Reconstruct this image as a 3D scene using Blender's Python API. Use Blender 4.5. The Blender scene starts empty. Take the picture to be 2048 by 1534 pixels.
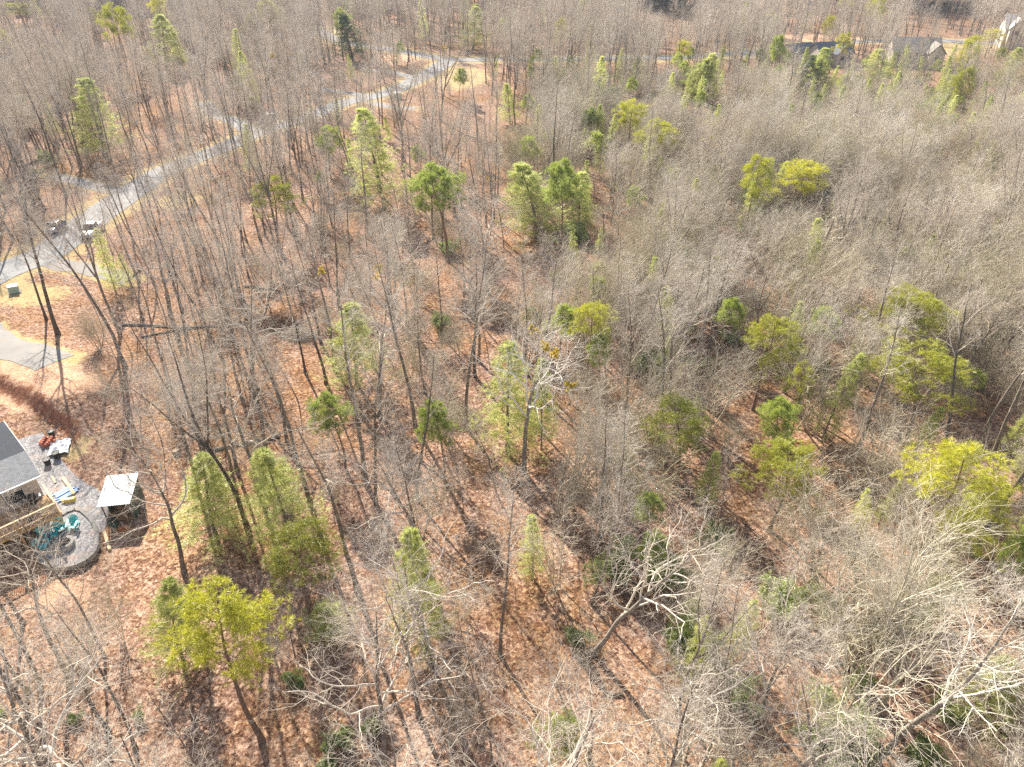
import bpy, bmesh, math, random
import numpy as np
from mathutils import Vector, Matrix, Euler

scene = bpy.context.scene
col = scene.collection
R = math.radians
random.seed(11)

# ------------------------------------------------------------------ camera, sky, sun, exposure
PITCH, FPX, CAMH = R(34.0), 1421.0, 45.0
cam_data = bpy.data.cameras.new("camera")
cam = bpy.data.objects.new("camera", cam_data)
col.objects.link(cam)
cam.location = (0, 0, CAMH)
cam.rotation_euler = (R(90) - PITCH, 0, 0)
cam_data.sensor_width = 36.0
cam_data.lens = 36.0 * FPX / 2048.0
cam_data.clip_start = 0.5
cam_data.clip_end = 9000
scene.camera = cam

SUN_EL, SUN_AZ = R(34), R(-27)
world = bpy.data.worlds.new("World")
scene.world = world
world.use_nodes = True
wn = world.node_tree.nodes
wl = world.node_tree.links
sky = wn.new('ShaderNodeTexSky')
sky.sky_type = 'NISHITA'
sky.sun_disc = False
sky.sun_elevation = SUN_EL
sky.sun_rotation = SUN_AZ
wl.new(sky.outputs[0], wn['Background'].inputs[0])
wn['Background'].inputs[1].default_value = 0.082
sun_dir = Vector((math.sin(SUN_AZ) * math.cos(SUN_EL), math.cos(SUN_AZ) * math.cos(SUN_EL), math.sin(SUN_EL)))
sl = bpy.data.lights.new("sun", 'SUN')
sl.energy = 5.0
sl.angle = R(0.5)
sl.color = (1.0, 0.93, 0.80)
so = bpy.data.objects.new("sun", sl)
col.objects.link(so)
so.rotation_euler = sun_dir.to_track_quat('Z', 'Y').to_euler()
so.location = (0, 0, 300)
scene.view_settings.view_transform = 'Standard'
scene.view_settings.look = 'None'
scene.view_settings.gamma = 1
scene.view_settings.exposure = 1.55
scene.cycles.max_bounces = 4
scene.cycles.diffuse_bounces = 2
scene.cycles.glossy_bounces = 2
scene.cycles.transmission_bounces = 3
scene.cycles.volume_bounces = 0
scene.cycles.use_denoising = False

# ------------------------------------------------------------------ terrain and projection
def sstep(a, b, x):
    t = np.clip((x - a) / (b - a), 0, 1)
    return t * t * (3 - 2 * t)

def bank_dist(x, y):
    """signed distance past the foot of the cut bank above the house yard"""
    return (x + 52) * .54 + (y - 61.3) * .84
def hgt(x, y):
    x = np.asarray(x, float); y = np.asarray(y, float)
    h = 0.45 * np.sin(x * .071 + 1.3) * np.cos(y * .058) + 0.35 * np.sin(x * .031 + y * .043)
    h = h * (1 - .6 * np.clip((y - 200) / 300, 0, 1))
    k = 1 - sstep(13, 19, np.hypot(x + 41, y - 46))       # the yard is cut level
    h = h * (1 - k)
    s = bank_dist(x, y)
    return h + 1.5 * sstep(0, 1.5, s) * (1 - sstep(3, 16, s)) * (1 - sstep(-46, -42, x)) * sstep(-75, -66, x)

SP, CP = math.sin(PITCH), math.cos(PITCH)
def ray(px, py):
    dx = (px - 1024) / FPX; dy = (767 - py) / FPX
    return dx, CP + dy * SP, -SP + dy * CP
def at(px, py, z=0.0, terrain=True):
    """ground (or level z above the ground) point seen at pixel (px, py) of the 2048-wide photo"""
    rx, ry, rz = ray(px, py)
    t = (z - CAMH) / rz
    if terrain:
        for _ in range(5):
            t = (z + float(hgt(t * rx, t * ry)) - CAMH) / rz
    return Vector((t * rx, t * ry, CAMH + t * rz))
def proj(p):
    x, y, z = p[0], p[1], p[2] - CAMH
    dep = y * CP - z * SP
    up = y * SP + z * CP
    return 1024 + FPX * x / dep, 767 - FPX * up / dep, dep
def gz(x, y, o=0.0):
    return Vector((x, y, float(hgt(x, y)) + o))

# ------------------------------------------------------------------ helpers
def tag(o, label=None, cat=None, group=None, kind=None):
    if label: o['label'] = label
    if cat: o['category'] = cat
    if group: o['group'] = group
    if kind: o['kind'] = kind
    return o
def empty(name, loc, rz=0):
    o = bpy.data.objects.new(name, None)
    o.empty_display_size = .3
    col.objects.link(o)
    o.location = loc; o.rotation_euler = (0, 0, rz)
    return o
def raw_mesh(name, V, quads=None, tris=None, mats=(), qm=None, tm=None, smooth=False):
    V = np.asarray(V, np.float32).reshape(-1, 3)
    q = np.zeros((0, 4), np.int32) if quads is None else np.asarray(quads, np.int32).reshape(-1, 4)
    t = np.zeros((0, 3), np.int32) if tris is None else np.asarray(tris, np.int32).reshape(-1, 3)
    me = bpy.data.meshes.new(name)
    me.vertices.add(len(V)); me.vertices.foreach_set('co', V.ravel())
    lv = np.concatenate([q.ravel(), t.ravel()]).astype(np.int32)
    me.loops.add(len(lv)); me.loops.foreach_set('vertex_index', lv)
    nq, nt = len(q), len(t)
    me.polygons.add(nq + nt)
    st = np.concatenate([np.arange(nq) * 4, nq * 4 + np.arange(nt) * 3]).astype(np.int32)
    me.polygons.foreach_set('loop_start', st)
    for m in mats: me.materials.append(m)
    if qm is not None or tm is not None:
        mi = np.concatenate([np.zeros(nq, np.int32) if qm is None else np.asarray(qm, np.int32),
                             np.zeros(nt, np.int32) if tm is None else np.asarray(tm, np.int32)]).astype(np.int32)
        me.polygons.foreach_set('material_index', mi)
    if smooth:
        me.polygons.foreach_set('use_smooth', np.ones(nq + nt, bool))
    me.update(calc_edges=True)
    me.validate()
    return me
def link(name, me, parent=None, loc=None):
    o = bpy.data.objects.new(name, me)
    col.objects.link(o)
    if parent: o.parent = parent
    if loc is not None: o.location = loc
    return o

class MB:
    """collects boxes, prisms, tubes; build() links them as one mesh object"""
    def __init__(s): s.v = []; s.f = []
    def add(s, v, f):
        b = len(s.v); s.v += [tuple(p) for p in v]; s.f += [tuple(i + b for i in q) for q in f]; return s
    def box(s, x0, x1, y0, y1, z0, z1, M=None):
        v = [Vector(p) for p in ((x0,y0,z0),(x1,y0,z0),(x1,y1,z0),(x0,y1,z0),(x0,y0,z1),(x1,y0,z1),(x1,y1,z1),(x0,y1,z1))]
        if M is not None: v = [M @ p for p in v]
        return s.add(v, [(0,3,2,1),(4,5,6,7),(0,1,5,4),(1,2,6,5),(2,3,7,6),(3,0,4,7)])
    def bar(s, a, b, w, h, up=(0,0,1)):
        a = Vector(a); b = Vector(b); d = b - a; L = d.length; d.normalize()
        u = Vector(up)
        if abs(d.dot(u)) > .98: u = Vector((1, 0, 0))
        x = d.cross(u).normalized(); z = x.cross(d).normalized()
        M = Matrix((x, d, z)).transposed().to_4x4(); M.translation = a
        return s.box(-w/2, w/2, 0, L, -h/2, h/2, M)
    def prism(s, pts, z0, z1):
        n = len(pts)
        v = [(p[0], p[1], z0) for p in pts] + [(p[0], p[1], z1) for p in pts]
        return s.add(v, [tuple(range(n-1, -1, -1)), tuple(range(n, 2*n))] + [(i, (i+1) % n, n+(i+1) % n, n+i) for i in range(n)])
    def loft(s, rings, caps=True):
        n = len(rings[0]); v = [p for r in rings for p in r]; f = []
        for k in range(len(rings) - 1):
            for i in range(n):
                j = (i + 1) % n
                f.append((k*n+i, k*n+j, (k+1)*n+j, (k+1)*n+i))
        if caps: f += [tuple(range(n-1, -1, -1)), tuple(range((len(rings)-1)*n, len(rings)*n))]
        return s.add(v, f)
    def tube(s, pts, rad, n=8):
        rings = []
        for k, p in enumerate(pts):
            p = Vector(p); a = Vector(pts[max(k-1, 0)]); b = Vector(pts[min(k+1, len(pts)-1)])
            d = (b - a).normalized(); u = Vector((0, 0, 1)) if abs(d.z) < .9 else Vector((1, 0, 0))
            x = d.cross(u).normalized(); z = x.cross(d)
            r = rad[k] if hasattr(rad, '__len__') else rad
            rings.append([p + r * (math.cos(2*math.pi*i/n) * x + math.sin(2*math.pi*i/n) * z) for i in range(n)])
        return s.loft(rings)
    def disc_ring(s, c, r0, r1, z0, z1, n=28):
        v = []; f = []
        for i in range(n):
            a = 2*math.pi*i/n; ca, sa = math.cos(a), math.sin(a)
            v += [(c[0]+r0*ca, c[1]+r0*sa, z0), (c[0]+r1*ca, c[1]+r1*sa, z0), (c[0]+r1*ca, c[1]+r1*sa, z1), (c[0]+r0*ca, c[1]+r0*sa, z1)]
        for i in range(n):
            a = 4*i; b = 4*((i+1) % n)
            f += [(a, a+1, b+1, b), (a+1, a+2, b+2, b+1), (a+2, a+3, b+3, b+2), (a+3, a, b, b+3)]
        return s.add(v, f)
    def build(s, name, mat, parent=None, loc=None, bevel=0, smooth=False):
        me = bpy.data.meshes.new(name)
        me.from_pydata(s.v, [], s.f); me.materials.append(mat)
        bm = bmesh.new(); bm.from_mesh(me)
        bmesh.ops.recalc_face_normals(bm, faces=bm.faces)
        if bevel: bmesh.ops.bevel(bm, geom=list(bm.edges), offset=bevel, segments=2, affect='EDGES', profile=.5, clamp_overlap=True)
        bm.to_mesh(me); bm.free()
        if smooth:
            for p in me.polygons: p.use_smooth = True
        return link(name, me, parent, loc)

# ------------------------------------------------------------------ materials
class NT:
    def __init__(s, name):
        s.m = bpy.data.materials.new(name); s.m.use_nodes = True
        s.t = s.m.node_tree; s.n = s.t.nodes; s.l = s.t.links
        s.b = s.n['Principled BSDF']; s.out = s.n['Material Output']
        s.b.inputs['Roughness'].default_value = .85
        s.b.inputs['Specular IOR Level'].default_value = .2
    def node(s, t, **kw):
        n = s.n.new(t)
        for k, v in kw.items(): setattr(n, k, v)
        return n
    def set(s, sock, v):
        if isinstance(v, bpy.types.NodeSocket): s.l.new(v, sock)
        else: sock.default_value = v
    def pos(s): return s.node('ShaderNodeNewGeometry').outputs['Position']
    def obj(s): return s.node('ShaderNodeTexCoord').outputs['Object']
    def rnd(s): return s.node('ShaderNodeObjectInfo').outputs['Random']
    def noise(s, vec, scale, detail=4, rough=.6, out='Fac', dist=0):
        n = s.node('ShaderNodeTexNoise'); s.l.new(vec, n.inputs['Vector'])
        n.inputs['Scale'].default_value = scale; n.inputs['Detail'].default_value = detail
        n.inputs['Roughness'].default_value = rough; n.inputs['Distortion'].default_value = dist
        return n.outputs[out]
    def voro(s, vec, scale, out='Color', rand=1):
        n = s.node('ShaderNodeTexVoronoi'); s.l.new(vec, n.inputs['Vector']); n.inputs['Scale'].default_value = scale
        n.inputs['Randomness'].default_value = rand
        return n.outputs[out]
    def ramp(s, fac, stops, interp='LINEAR'):
        n = s.node('ShaderNodeValToRGB'); n.color_ramp.interpolation = interp
        e = n.color_ramp.elements
        while len(e) < len(stops): e.new(.5)
        for x, (p, c) in zip(e, stops): x.position = p; x.color = (*c, 1)
        s.set(n.inputs[0], fac); return n.outputs[0]
    def mix(s, f, a, b, blend='MIX'):
        n = s.node('ShaderNodeMix', data_type='RGBA', blend_type=blend)
        s.set(n.inputs[0], f)
        for k, v in ((6, a), (7, b)):
            s.set(n.inputs[k], (*v, 1) if isinstance(v, tuple) and len(v) == 3 else v)
        return n.outputs[2]
    def math(s, op, a, b=0.0, c=0.0, clamp=False):
        n = s.node('ShaderNodeMath', operation=op, use_clamp=clamp)
        s.set(n.inputs[0], a); s.set(n.inputs[1], b); s.set(n.inputs[2], c)
        return n.outputs[0]
    def rng(s, v, a, b, c=0.0, d=1.0):
        n = s.node('ShaderNodeMapRange'); s.set(n.inputs[0], v)
        for k, x in enumerate((a, b, c, d)): n.inputs[k+1].default_value = x
        return n.outputs[0]
    def scale(s, vec, v):
        n = s.node('ShaderNodeMapping'); s.l.new(vec, n.inputs[0]); n.inputs['Scale'].default_value = v
        return n.outputs[0]
    def attr(s, name):
        n = s.node('ShaderNodeAttribute', attribute_name=name); return n
    def sepx(s, c, k=0):
        n = s.node('ShaderNodeSeparateColor'); s.l.new(c, n.inputs[0]); return n.outputs[k]
    def color(s, c):
        s.set(s.b.inputs['Base Color'], (*c, 1) if isinstance(c, tuple) else c); return s
    def rough(s, r): s.set(s.b.inputs['Roughness'], r); return s
    def metal(s, v): s.b.inputs['Metallic'].default_value = v; return s
    def spec(s, v): s.b.inputs['Specular IOR Level'].default_value = v; return s
    def bump(s, h, st=.5, dist=.05):
        n = s.node('ShaderNodeBump'); s.l.new(h, n.inputs['Height']); n.inputs['Strength'].default_value = st
        n.inputs['Distance'].default_value = dist
        s.l.new(n.outputs[0], s.b.inputs['Normal']); return s

MAT = {}
def simple(name, c, rough=.7, metal=0, spec=.3, var=.15, sc=3.0):
    m = NT(name)
    a = tuple(x * (1 - var) for x in c); b = tuple(min(1, x * (1 + var)) for x in c)
    f = m.noise(m.obj(), sc, 5)
    m.color(m.mix(m.rng(f, .3, .7), a, b)).rough(rough).metal(metal).spec(spec)
    MAT[name] = m.m
    return m.m

def make_ground():
    m = NT('leaf_litter'); p = m.pos()
    big = m.noise(p, .045, 5, .6); mid = m.noise(p, .35, 6, .65); fine = m.noise(p, 2.2, 5, .7)
    leaf = m.voro(p, 4.4); lr = m.sepx(leaf, 0); lg = m.sepx(leaf, 1)
    leaf2 = m.sepx(m.voro(p, 11.0), 1)
    mixv = m.math('ADD', m.math('MULTIPLY', lr, .6), m.math('MULTIPLY', leaf2, .4))
    pink = m.ramp(mixv, [(.05, (.075, .033, .021)), (.30, (.215, .115, .078)), (.55, (.35, .21, .145)), (.9, (.58, .41, .305))])
    oran = m.ramp(mixv, [(.05, (.06, .023, .011)), (.30, (.185, .086, .043)), (.55, (.295, .155, .077)), (.9, (.52, .33, .185))])
    base = m.mix(m.rng(m.math('ADD', big, m.math('MULTIPLY', m.math('SUBTRACT', mid, .5), .8)), .42, .6), pink, oran)
    base = m.mix(m.rng(mid, .58, .75, 0, .55), base, (.20, .10, .07))
    base = m.mix(m.rng(fine, .63, .8, 0, .6), base, (.14, .075, .05))
    pat = m.noise(p, .16, 7, .7)
    base = m.mix(m.rng(pat, .57, .72, 0, .6), base, m.mix(mixv, (.30, .20, .12), (.55, .43, .30)))
    base = m.mix(m.rng(pat, .43, .30, 0, .55), base, m.mix(mixv, (.09, .05, .032), (.26, .155, .10)))
    base = m.mix(m.rng(m.noise(p, .11, 6, .7), .60, .72, 0, .35), base, (.17, .165, .055))
    # dormant grass
    gcol = m.ramp(m.math('ADD', m.math('MULTIPLY', fine, .6), m.math('MULTIPLY', lr, .4)), [(.2, (.30, .205, .10)), (.5, (.47, .345, .17)), (.8, (.60, .47, .26))])
    gcol = m.mix(m.rng(mid, .5, .7, 0, .8), gcol, (.42, .31, .17))
    ga = m.attr('grass').outputs['Fac']
    gm = m.rng(m.math('ADD', ga, m.math('MULTIPLY', m.math('SUBTRACT', m.noise(p, .6, 6, .7), .5), 1.7)), .42, .62)
    base = m.mix(gm, base, gcol)
    # bare clay
    ccol = m.ramp(m.math('ADD', m.math('MULTIPLY', fine, .7), m.math('MULTIPLY', leaf2, .3)), [(.25, (.40, .19, .10)), (.5, (.60, .36, .23)), (.75, (.74, .53, .39))])
    ca = m.attr('clay').outputs['Fac']
    cm = m.rng(m.math('ADD', ca, m.math('MULTIPLY', m.math('SUBTRACT', m.noise(p, .5, 6, .7), .5), 1.5)), .42, .62)
    base = m.mix(cm, base, ccol)
    rcol = m.ramp(fine, [(.3, (.15, .055, .032)), (.5, (.30, .13, .075)), (.7, (.46, .24, .14))])
    rm = m.rng(m.math('ADD', m.attr('red').outputs['Fac'], m.math('MULTIPLY', m.math('SUBTRACT', m.noise(p, .8, 6, .7), .5), 2.6)), .45, .7)
    base = m.mix(rm, base, rcol)
    m.color(base).rough(.95).spec(.08)
    h = m.math('ADD', m.math('MULTIPLY', lg, .5), m.math('ADD', m.math('MULTIPLY', fine, 1.0), m.math('MULTIPLY', leaf2, .3)))
    m.bump(h, 1.0, .16)
    MAT['ground'] = m.m
make_ground()

def make_road(name, a, b, c):
    m = NT(name); p = m.pos()
    f = m.noise(p, .25, 6, .65); g = m.noise(p, 9, 4, .7)
    base = m.ramp(f, [(.3, a), (.55, b), (.75, c)])
    base = m.mix(m.rng(g, .35, .7, 0, .5), base, tuple(x * .7 for x in b))
    cr = m.voro(m.node('ShaderNodeVectorMath', operation='ADD').outputs[0], 1.0) if False else None
    crack = m.rng(m.noise(p, .8, 8, .8, dist=1.5), .495, .505, 0, 1)
    lf = m.noise(p, .55, 7, .75)
    base = m.mix(m.rng(lf, .56, .68, 0, .28 if name == 'asphalt' else .75), base, m.mix(m.rng(g, .3, .7), (.20, .12, .075), (.48, .34, .22)))
    m.color(base).rough(.85).spec(.2)
    m.bump(g, .3, .01)
    MAT[name] = m.m
make_road('asphalt', (.19, .185, .185), (.27, .265, .262), (.35, .34, .335))
make_road('concrete', (.20, .185, .17), (.26, .245, .23), (.32, .305, .285))
make_road('gravel_drive', (.19, .17, .155), (.26, .235, .22), (.34, .31, .285))
def make_gravel():
    m = NT('gravel'); p = m.pos()
    v = m.sepx(m.voro(p, 14), 0); w = m.sepx(m.voro(p, 5), 1); f = m.noise(p, .7, 5)
    c = m.ramp(m.math('ADD', m.math('MULTIPLY', v, .65), m.math('MULTIPLY', w, .35)), [(0, (.10, .10, .11)), (.5, (.25, .24, .245)), (1, (.47, .45, .44))])
    c = m.mix(m.rng(f, .52, .75, 0, .6), c, (.40, .27, .20))
    m.color(c).rough(.9).bump(v, .7, .03); MAT['gravel'] = m.m
make_gravel()

def make_bark(name, dark, mid, pale, lich=.5):
    m = NT(name); o = m.obj(); r = m.rnd()
    st = m.noise(m.scale(o, (9, 9, 1.6)), 1.0, 5, .7)
    c = m.ramp(st, [(.3, dark), (.52, mid), (.75, pale)])
    lc = m.noise(m.scale(o, (2.2, 2.2, 1.2)), 1.3, 5, .65)
    c = m.mix(m.rng(lc, .52, .66, 0, lich), c, tuple(min(1, x * 1.5) for x in pale))
    c = m.mix(m.rng(r, 0, 1, 0, .45), c, m.mix(.5, c, dark))
    m.color(c).rough(.92).spec(.1).bump(st, .8, .05)
    MAT[name] = m.m
make_bark('bark_grey', (.095, .072, .054), (.21, .17, .135), (.36, .31, .255))
make_bark('bark_pale', (.15, .125, .10), (.30, .26, .215), (.46, .415, .355), .6)
make_bark('bark_pine', (.09, .055, .04), (.22, .14, .10), (.36, .26, .20), .3)
make_bark('bark_dark', (.055, .041, .032), (.12, .095, .075), (.23, .19, .155), .4)
def make_twig(name, a, b):
    m = NT(name); r = m.rnd()
    f = m.noise(m.obj(), .6, 3)
    c = m.mix(m.math('ADD', m.math('MULTIPLY', r, .7), m.math('MULTIPLY', f, .3)), a, b)
    r2 = m.math('FRACT', m.math('MULTIPLY', r, 7.31))
    c = m.mix(m.rng(r2, .72, .95, 0, .45), c, (.34, .33, .17) if 'brush' in name else (.40, .35, .31))
    m.color(c).rough(.8).spec(.25)
    MAT[name] = m.m
make_twig('twig', (.46, .38, .30), (.70, .61, .50))
make_twig('twig_pale', (.50, .43, .345), (.66, .59, .49))
make_twig('twig_brush', (.33, .27, .175), (.76, .67, .53))
make_twig('twig_tan', (.54, .465, .37), (.78, .70, .59))
def make_leafy(name, a, b, trans=.58, hue=.5):
    m = NT(name); r = m.rnd(); o = m.obj()
    f = m.noise(o, 1.1, 4, .7); g = m.noise(o, 6.0, 3, .7)
    v = m.math('ADD', m.math('MULTIPLY', r, .4), m.math('ADD', m.math('MULTIPLY', f, .45), m.math('MULTIPLY', g, .3)))
    c = m.mix(m.rng(v, .25, .85), a, b)
    d = m.node('ShaderNodeBsdfDiffuse'); t = m.node('ShaderNodeBsdfTranslucent'); x = m.node('ShaderNodeMixShader')
    gl = m.node('ShaderNodeBsdfGlossy'); gl.inputs['Roughness'].default_value = .45
    x2 = m.node('ShaderNodeMixShader')
    m.l.new(c, d.inputs[0]); m.l.new(c, t.inputs[0]); x.inputs[0].default_value = trans
    m.l.new(d.outputs[0], x.inputs[1]); m.l.new(t.outputs[0], x.inputs[2])
    x2.inputs[0].default_value = .05
    m.l.new(x.outputs[0], x2.inputs[1]); m.l.new(gl.outputs[0], x2.inputs[2])
    m.l.new(x2.outputs[0], m.out.inputs[0])
    MAT[name] = m.m
make_leafy('needles_lob', (.24, .26, .018), (.64, .61, .045))
make_leafy('needles_white', (.40, .44, .10), (.72, .74, .26))
make_leafy('needles_green', (.22, .28, .045), (.52, .58, .11))
make_leafy('needles_dark', (.07, .12, .05), (.16, .22, .08))
make_leafy('needles_hillshade', (.02, .04, .035), (.05, .085, .065), .25)  # shade and blue haze of a distant slope put into the needle colour
make_leafy('leaves_laurel', (.15, .20, .05), (.42, .49, .15), .4)
make_leafy('leaves_mistletoe', (.45, .32, .03), (.62, .45, .05), .4)
make_leafy('leaves_brown', (.20, .09, .04), (.36, .18, .08), .4)

simple('paint_navy', (.02, .045, .11), .25, 0, .6, .1)
simple('paint_white', (.78, .78, .77), .3, 0, .5, .04)
simple('glass', (.015, .022, .03), .08, 0, .7, .1)
simple('rubber', (.02, .02, .02), .8)
simple('rim', (.35, .35, .36), .35, .8)
simple('black_plastic', (.02, .02, .022), .5)
simple('lamp_glass', (.75, .75, .72), .15, 0, .6, .03)
simple('lamp_red', (.45, .02, .02), .25)
simple('teal', (.0, .50, .52), .4, 0, .5, .06)
simple('wood_new', (.62, .40, .17), .7, 0, .2, .22, 2.0)
simple('wood_pale', (.60, .45, .27), .7, 0, .2, .12, 2.0)
simple('wood_deck', (.40, .22, .11), .75, 0, .2, .25, 1.5)
simple('siding', (.50, .44, .36), .7, 0, .2, .08)
simple('siding_tan', (.62, .55, .47), .7, 0, .2, .06)
simple('siding_cream', (.60, .57, .52), .7, 0, .2, .04)
simple('stone_block', (.40, .38, .35), .9, 0, .2, .25, 6)
simple('ash', (.07, .06, .055), .95, 0, .1, .4, 9)
simple('tarp_blue', (.08, .22, .55), .5, 0, .4, .25, 4)
simple('sheet_white', (.82, .82, .84), .5, 0, .4, .06)
simple('brick', (.42, .14, .09), .85, 0, .2, .3, 8)
simple('plastic_yellow', (.75, .55, .05), .5)
simple('bin_green', (.05, .10, .08), .5)
simple('utility_green', (.34, .42, .33), .5, 0, .3, .08)
simple('utility_white', (.58, .60, .58), .5, 0, .3, .05)
simple('sign_metal', (.30, .31, .32), .4, .6)
simple('sign_green', (.02, .13, .07), .45)
simple('red_clay_heap', (.45, .2, .1), .95, 0, .1, .3, 2)
simple('cut_wood', (.70, .52, .34), .85, 0, .1, .12, 5)
def make_shingle(name, a, b):
    m = NT(name); o = m.obj()
    br = m.node('ShaderNodeTexBrick'); m.l.new(m.scale(o, (1, 1, 1)), br.inputs['Vector'])
    br.inputs['Scale'].default_value = 2.2
    br.inputs['Color1'].default_value = (*a, 1); br.inputs['Color2'].default_value = (*b, 1); br.inputs['Mortar'].default_value = (*[x * .45 for x in a], 1)
    br.inputs['Mortar Size'].default_value = .03
    f = m.noise(o, 3, 5)
    m.color(m.mix(m.rng(f, .35, .7, 0, .5), br.outputs[0], b)).rough(.85).spec(.25)
    MAT[name] = m.m
make_shingle('shingle_grey', (.27, .27, .275), (.42, .415, .41))
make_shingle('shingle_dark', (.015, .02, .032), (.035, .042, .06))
make_shingle('shingle_blue', (.09, .105, .13), (.15, .17, .20))
make_shingle('shingle_brown', (.22, .19, .165), (.30, .27, .235))
make_shingle('shingle_sand', (.50, .46, .42), (.60, .56, .52))
def make_metal_roof():
    m = NT('metal_roof'); o = m.obj()
    w = m.node('ShaderNodeTexWave'); m.l.new(o, w.inputs[0]); w.bands_direction = 'Y'; w.inputs['Scale'].default_value = 2.2
    w.inputs['Distortion'].default_value = 0
    m.color(m.mix(m.rng(m.noise(o, 2, 5), .45, .75, 0, .5), (.80, .80, .82), (.62, .61, .62))).rough(.45).metal(.0).spec(.5)
    m.bump(w.outputs[0], .6, .03)
    MAT['metal_roof'] = m.m
make_metal_roof()

# ------------------------------------------------------------------ roads in plan
def line(px): return [at(x, y) for x, y in px]
def smooth_line(pts, step=2.0):
    P = [np.array(p[:2]) for p in pts]
    P = [2*P[0]-P[1]] + P + [2*P[-1]-P[-2]]
    out = []
    for i in range(1, len(P) - 2):
        a, b, c, d = P[i-1:i+3]
        n = max(2, int(np.linalg.norm(c - b) / step))
        for k in range(n):
            t = k / n
            out.append(.5*((2*b) + (c-a)*t + (2*a-5*b+4*c-d)*t*t + (3*b-a-3*c+d)*t**3))
    out.append(P[-2])
    return np.array(out)
MAIN = smooth_line(line([(-260, 700), (-120, 612), (0, 545), (90, 508), (152, 463), (205, 424), (330, 342), (445, 296), (512, 266), (604, 238), (690, 205), (770, 187), (830, 161), (872, 138), (897, 121)]))
CROSS = smooth_line(line([(560, 20), (620, 50), (662, 76), (732, 92), (787, 100), (850, 112), (905, 119), (960, 119.5), (1024, 118), (1180, 117.5), (1320, 116), (1400, 113), (1480, 106), (1560, 96), (1640, 87), (1760, 82), (1860, 81), (1920, 84), (2000, 87), (2150, 86)]))
DRIVES = [ # (pixel path, width, material)
    ([(500, 262), (470, 243), (432, 228), (405, 205)], 4.2, 'asphalt'),
    ([(250, 385), (200, 376), (150, 362), (100, 352)], 3.6, 'gravel_drive'),
    ([(92, 520), (130, 531), (180, 538), (225, 551), (262, 560)], 3.4, 'gravel_drive'),
    ([(-70, 640), (0, 690), (55, 705), (112, 724)], 4.6, 'concrete'),
    ([(752, 196), (700, 186), (640, 178)], 3.6, 'asphalt'),
    ([(836, 158), (800, 148), (765, 142), (735, 141)], 3.4, 'asphalt'),
    ([(740, 205), (778, 213), (832, 217)], 3.6, 'gravel_drive'),
    ([(1600, 92), (1570, 99), (1540, 108), (1480, 112)], 7.0, 'concrete'),
]
DRV = [(smooth_line(line(p), 1.5), w, m) for p, w, m in DRIVES]
def ribbon(name, pts, w, mat, off, wob=0.12, kind='structure'):
    t = np.gradient(pts, axis=0); t /= np.linalg.norm(t, axis=1)[:, None] + 1e-9
    nrm = np.stack([-t[:, 1], t[:, 0]], 1)
    K = 7; rs = np.random.RandomState(5)
    wl_ = w/2 + rs.randn(len(pts)) * wob * .5; wr_ = w/2 + rs.randn(len(pts)) * wob * .5
    V = []
    for k in range(K):
        s = k / (K - 1)
        q = pts + nrm * ((1 - s) * -wl_ + s * wr_)[:, None]
        V.append(np.column_stack([q, hgt(q[:, 0], q[:, 1]) + off]))
    V = np.stack(V, 1).reshape(-1, 3)
    n = len(pts)
    i = (np.arange(n - 1)[:, None] * K + np.arange(K - 1)[None]).ravel()
    Q = np.stack([i, i + 1, i + K + 1, i + K], 1)
    me = raw_mesh(name, V, Q, mats=[MAT[mat]])
    o = link(name, me); o['kind'] = kind
    return o
ribbon('road', MAIN, 6.4, 'asphalt', .05)
ribbon('cross_road', CROSS, 6.8, 'asphalt', .07)
for p, w, m in DRV:
    ribbon('driveway', p, w, m, .035, .25)

def dist_to(pts, x, y):
    d = np.full(np.shape(x), 1e9)
    P = pts
    for a, b in zip(P[:-1], P[1:]):
        ab = b - a; L = (ab ** 2).sum() + 1e-9
        t = np.clip(((x - a[0]) * ab[0] + (y - a[1]) * ab[1]) / L, 0, 1)
        d = np.minimum(d, np.hypot(x - a[0] - t * ab[0], y - a[1] - t * ab[1]))
    return d
def road_clear(x, y):
    """distance to the nearest road or drive edge"""
    d = np.minimum(dist_to(MAIN[::2], x, y) - 3.2, dist_to(CROSS[::2], x, y) - 4.0)
    for p, w, _ in DRV: d = np.minimum(d, dist_to(p[::2], x, y) - w / 2)
    return d

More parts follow.
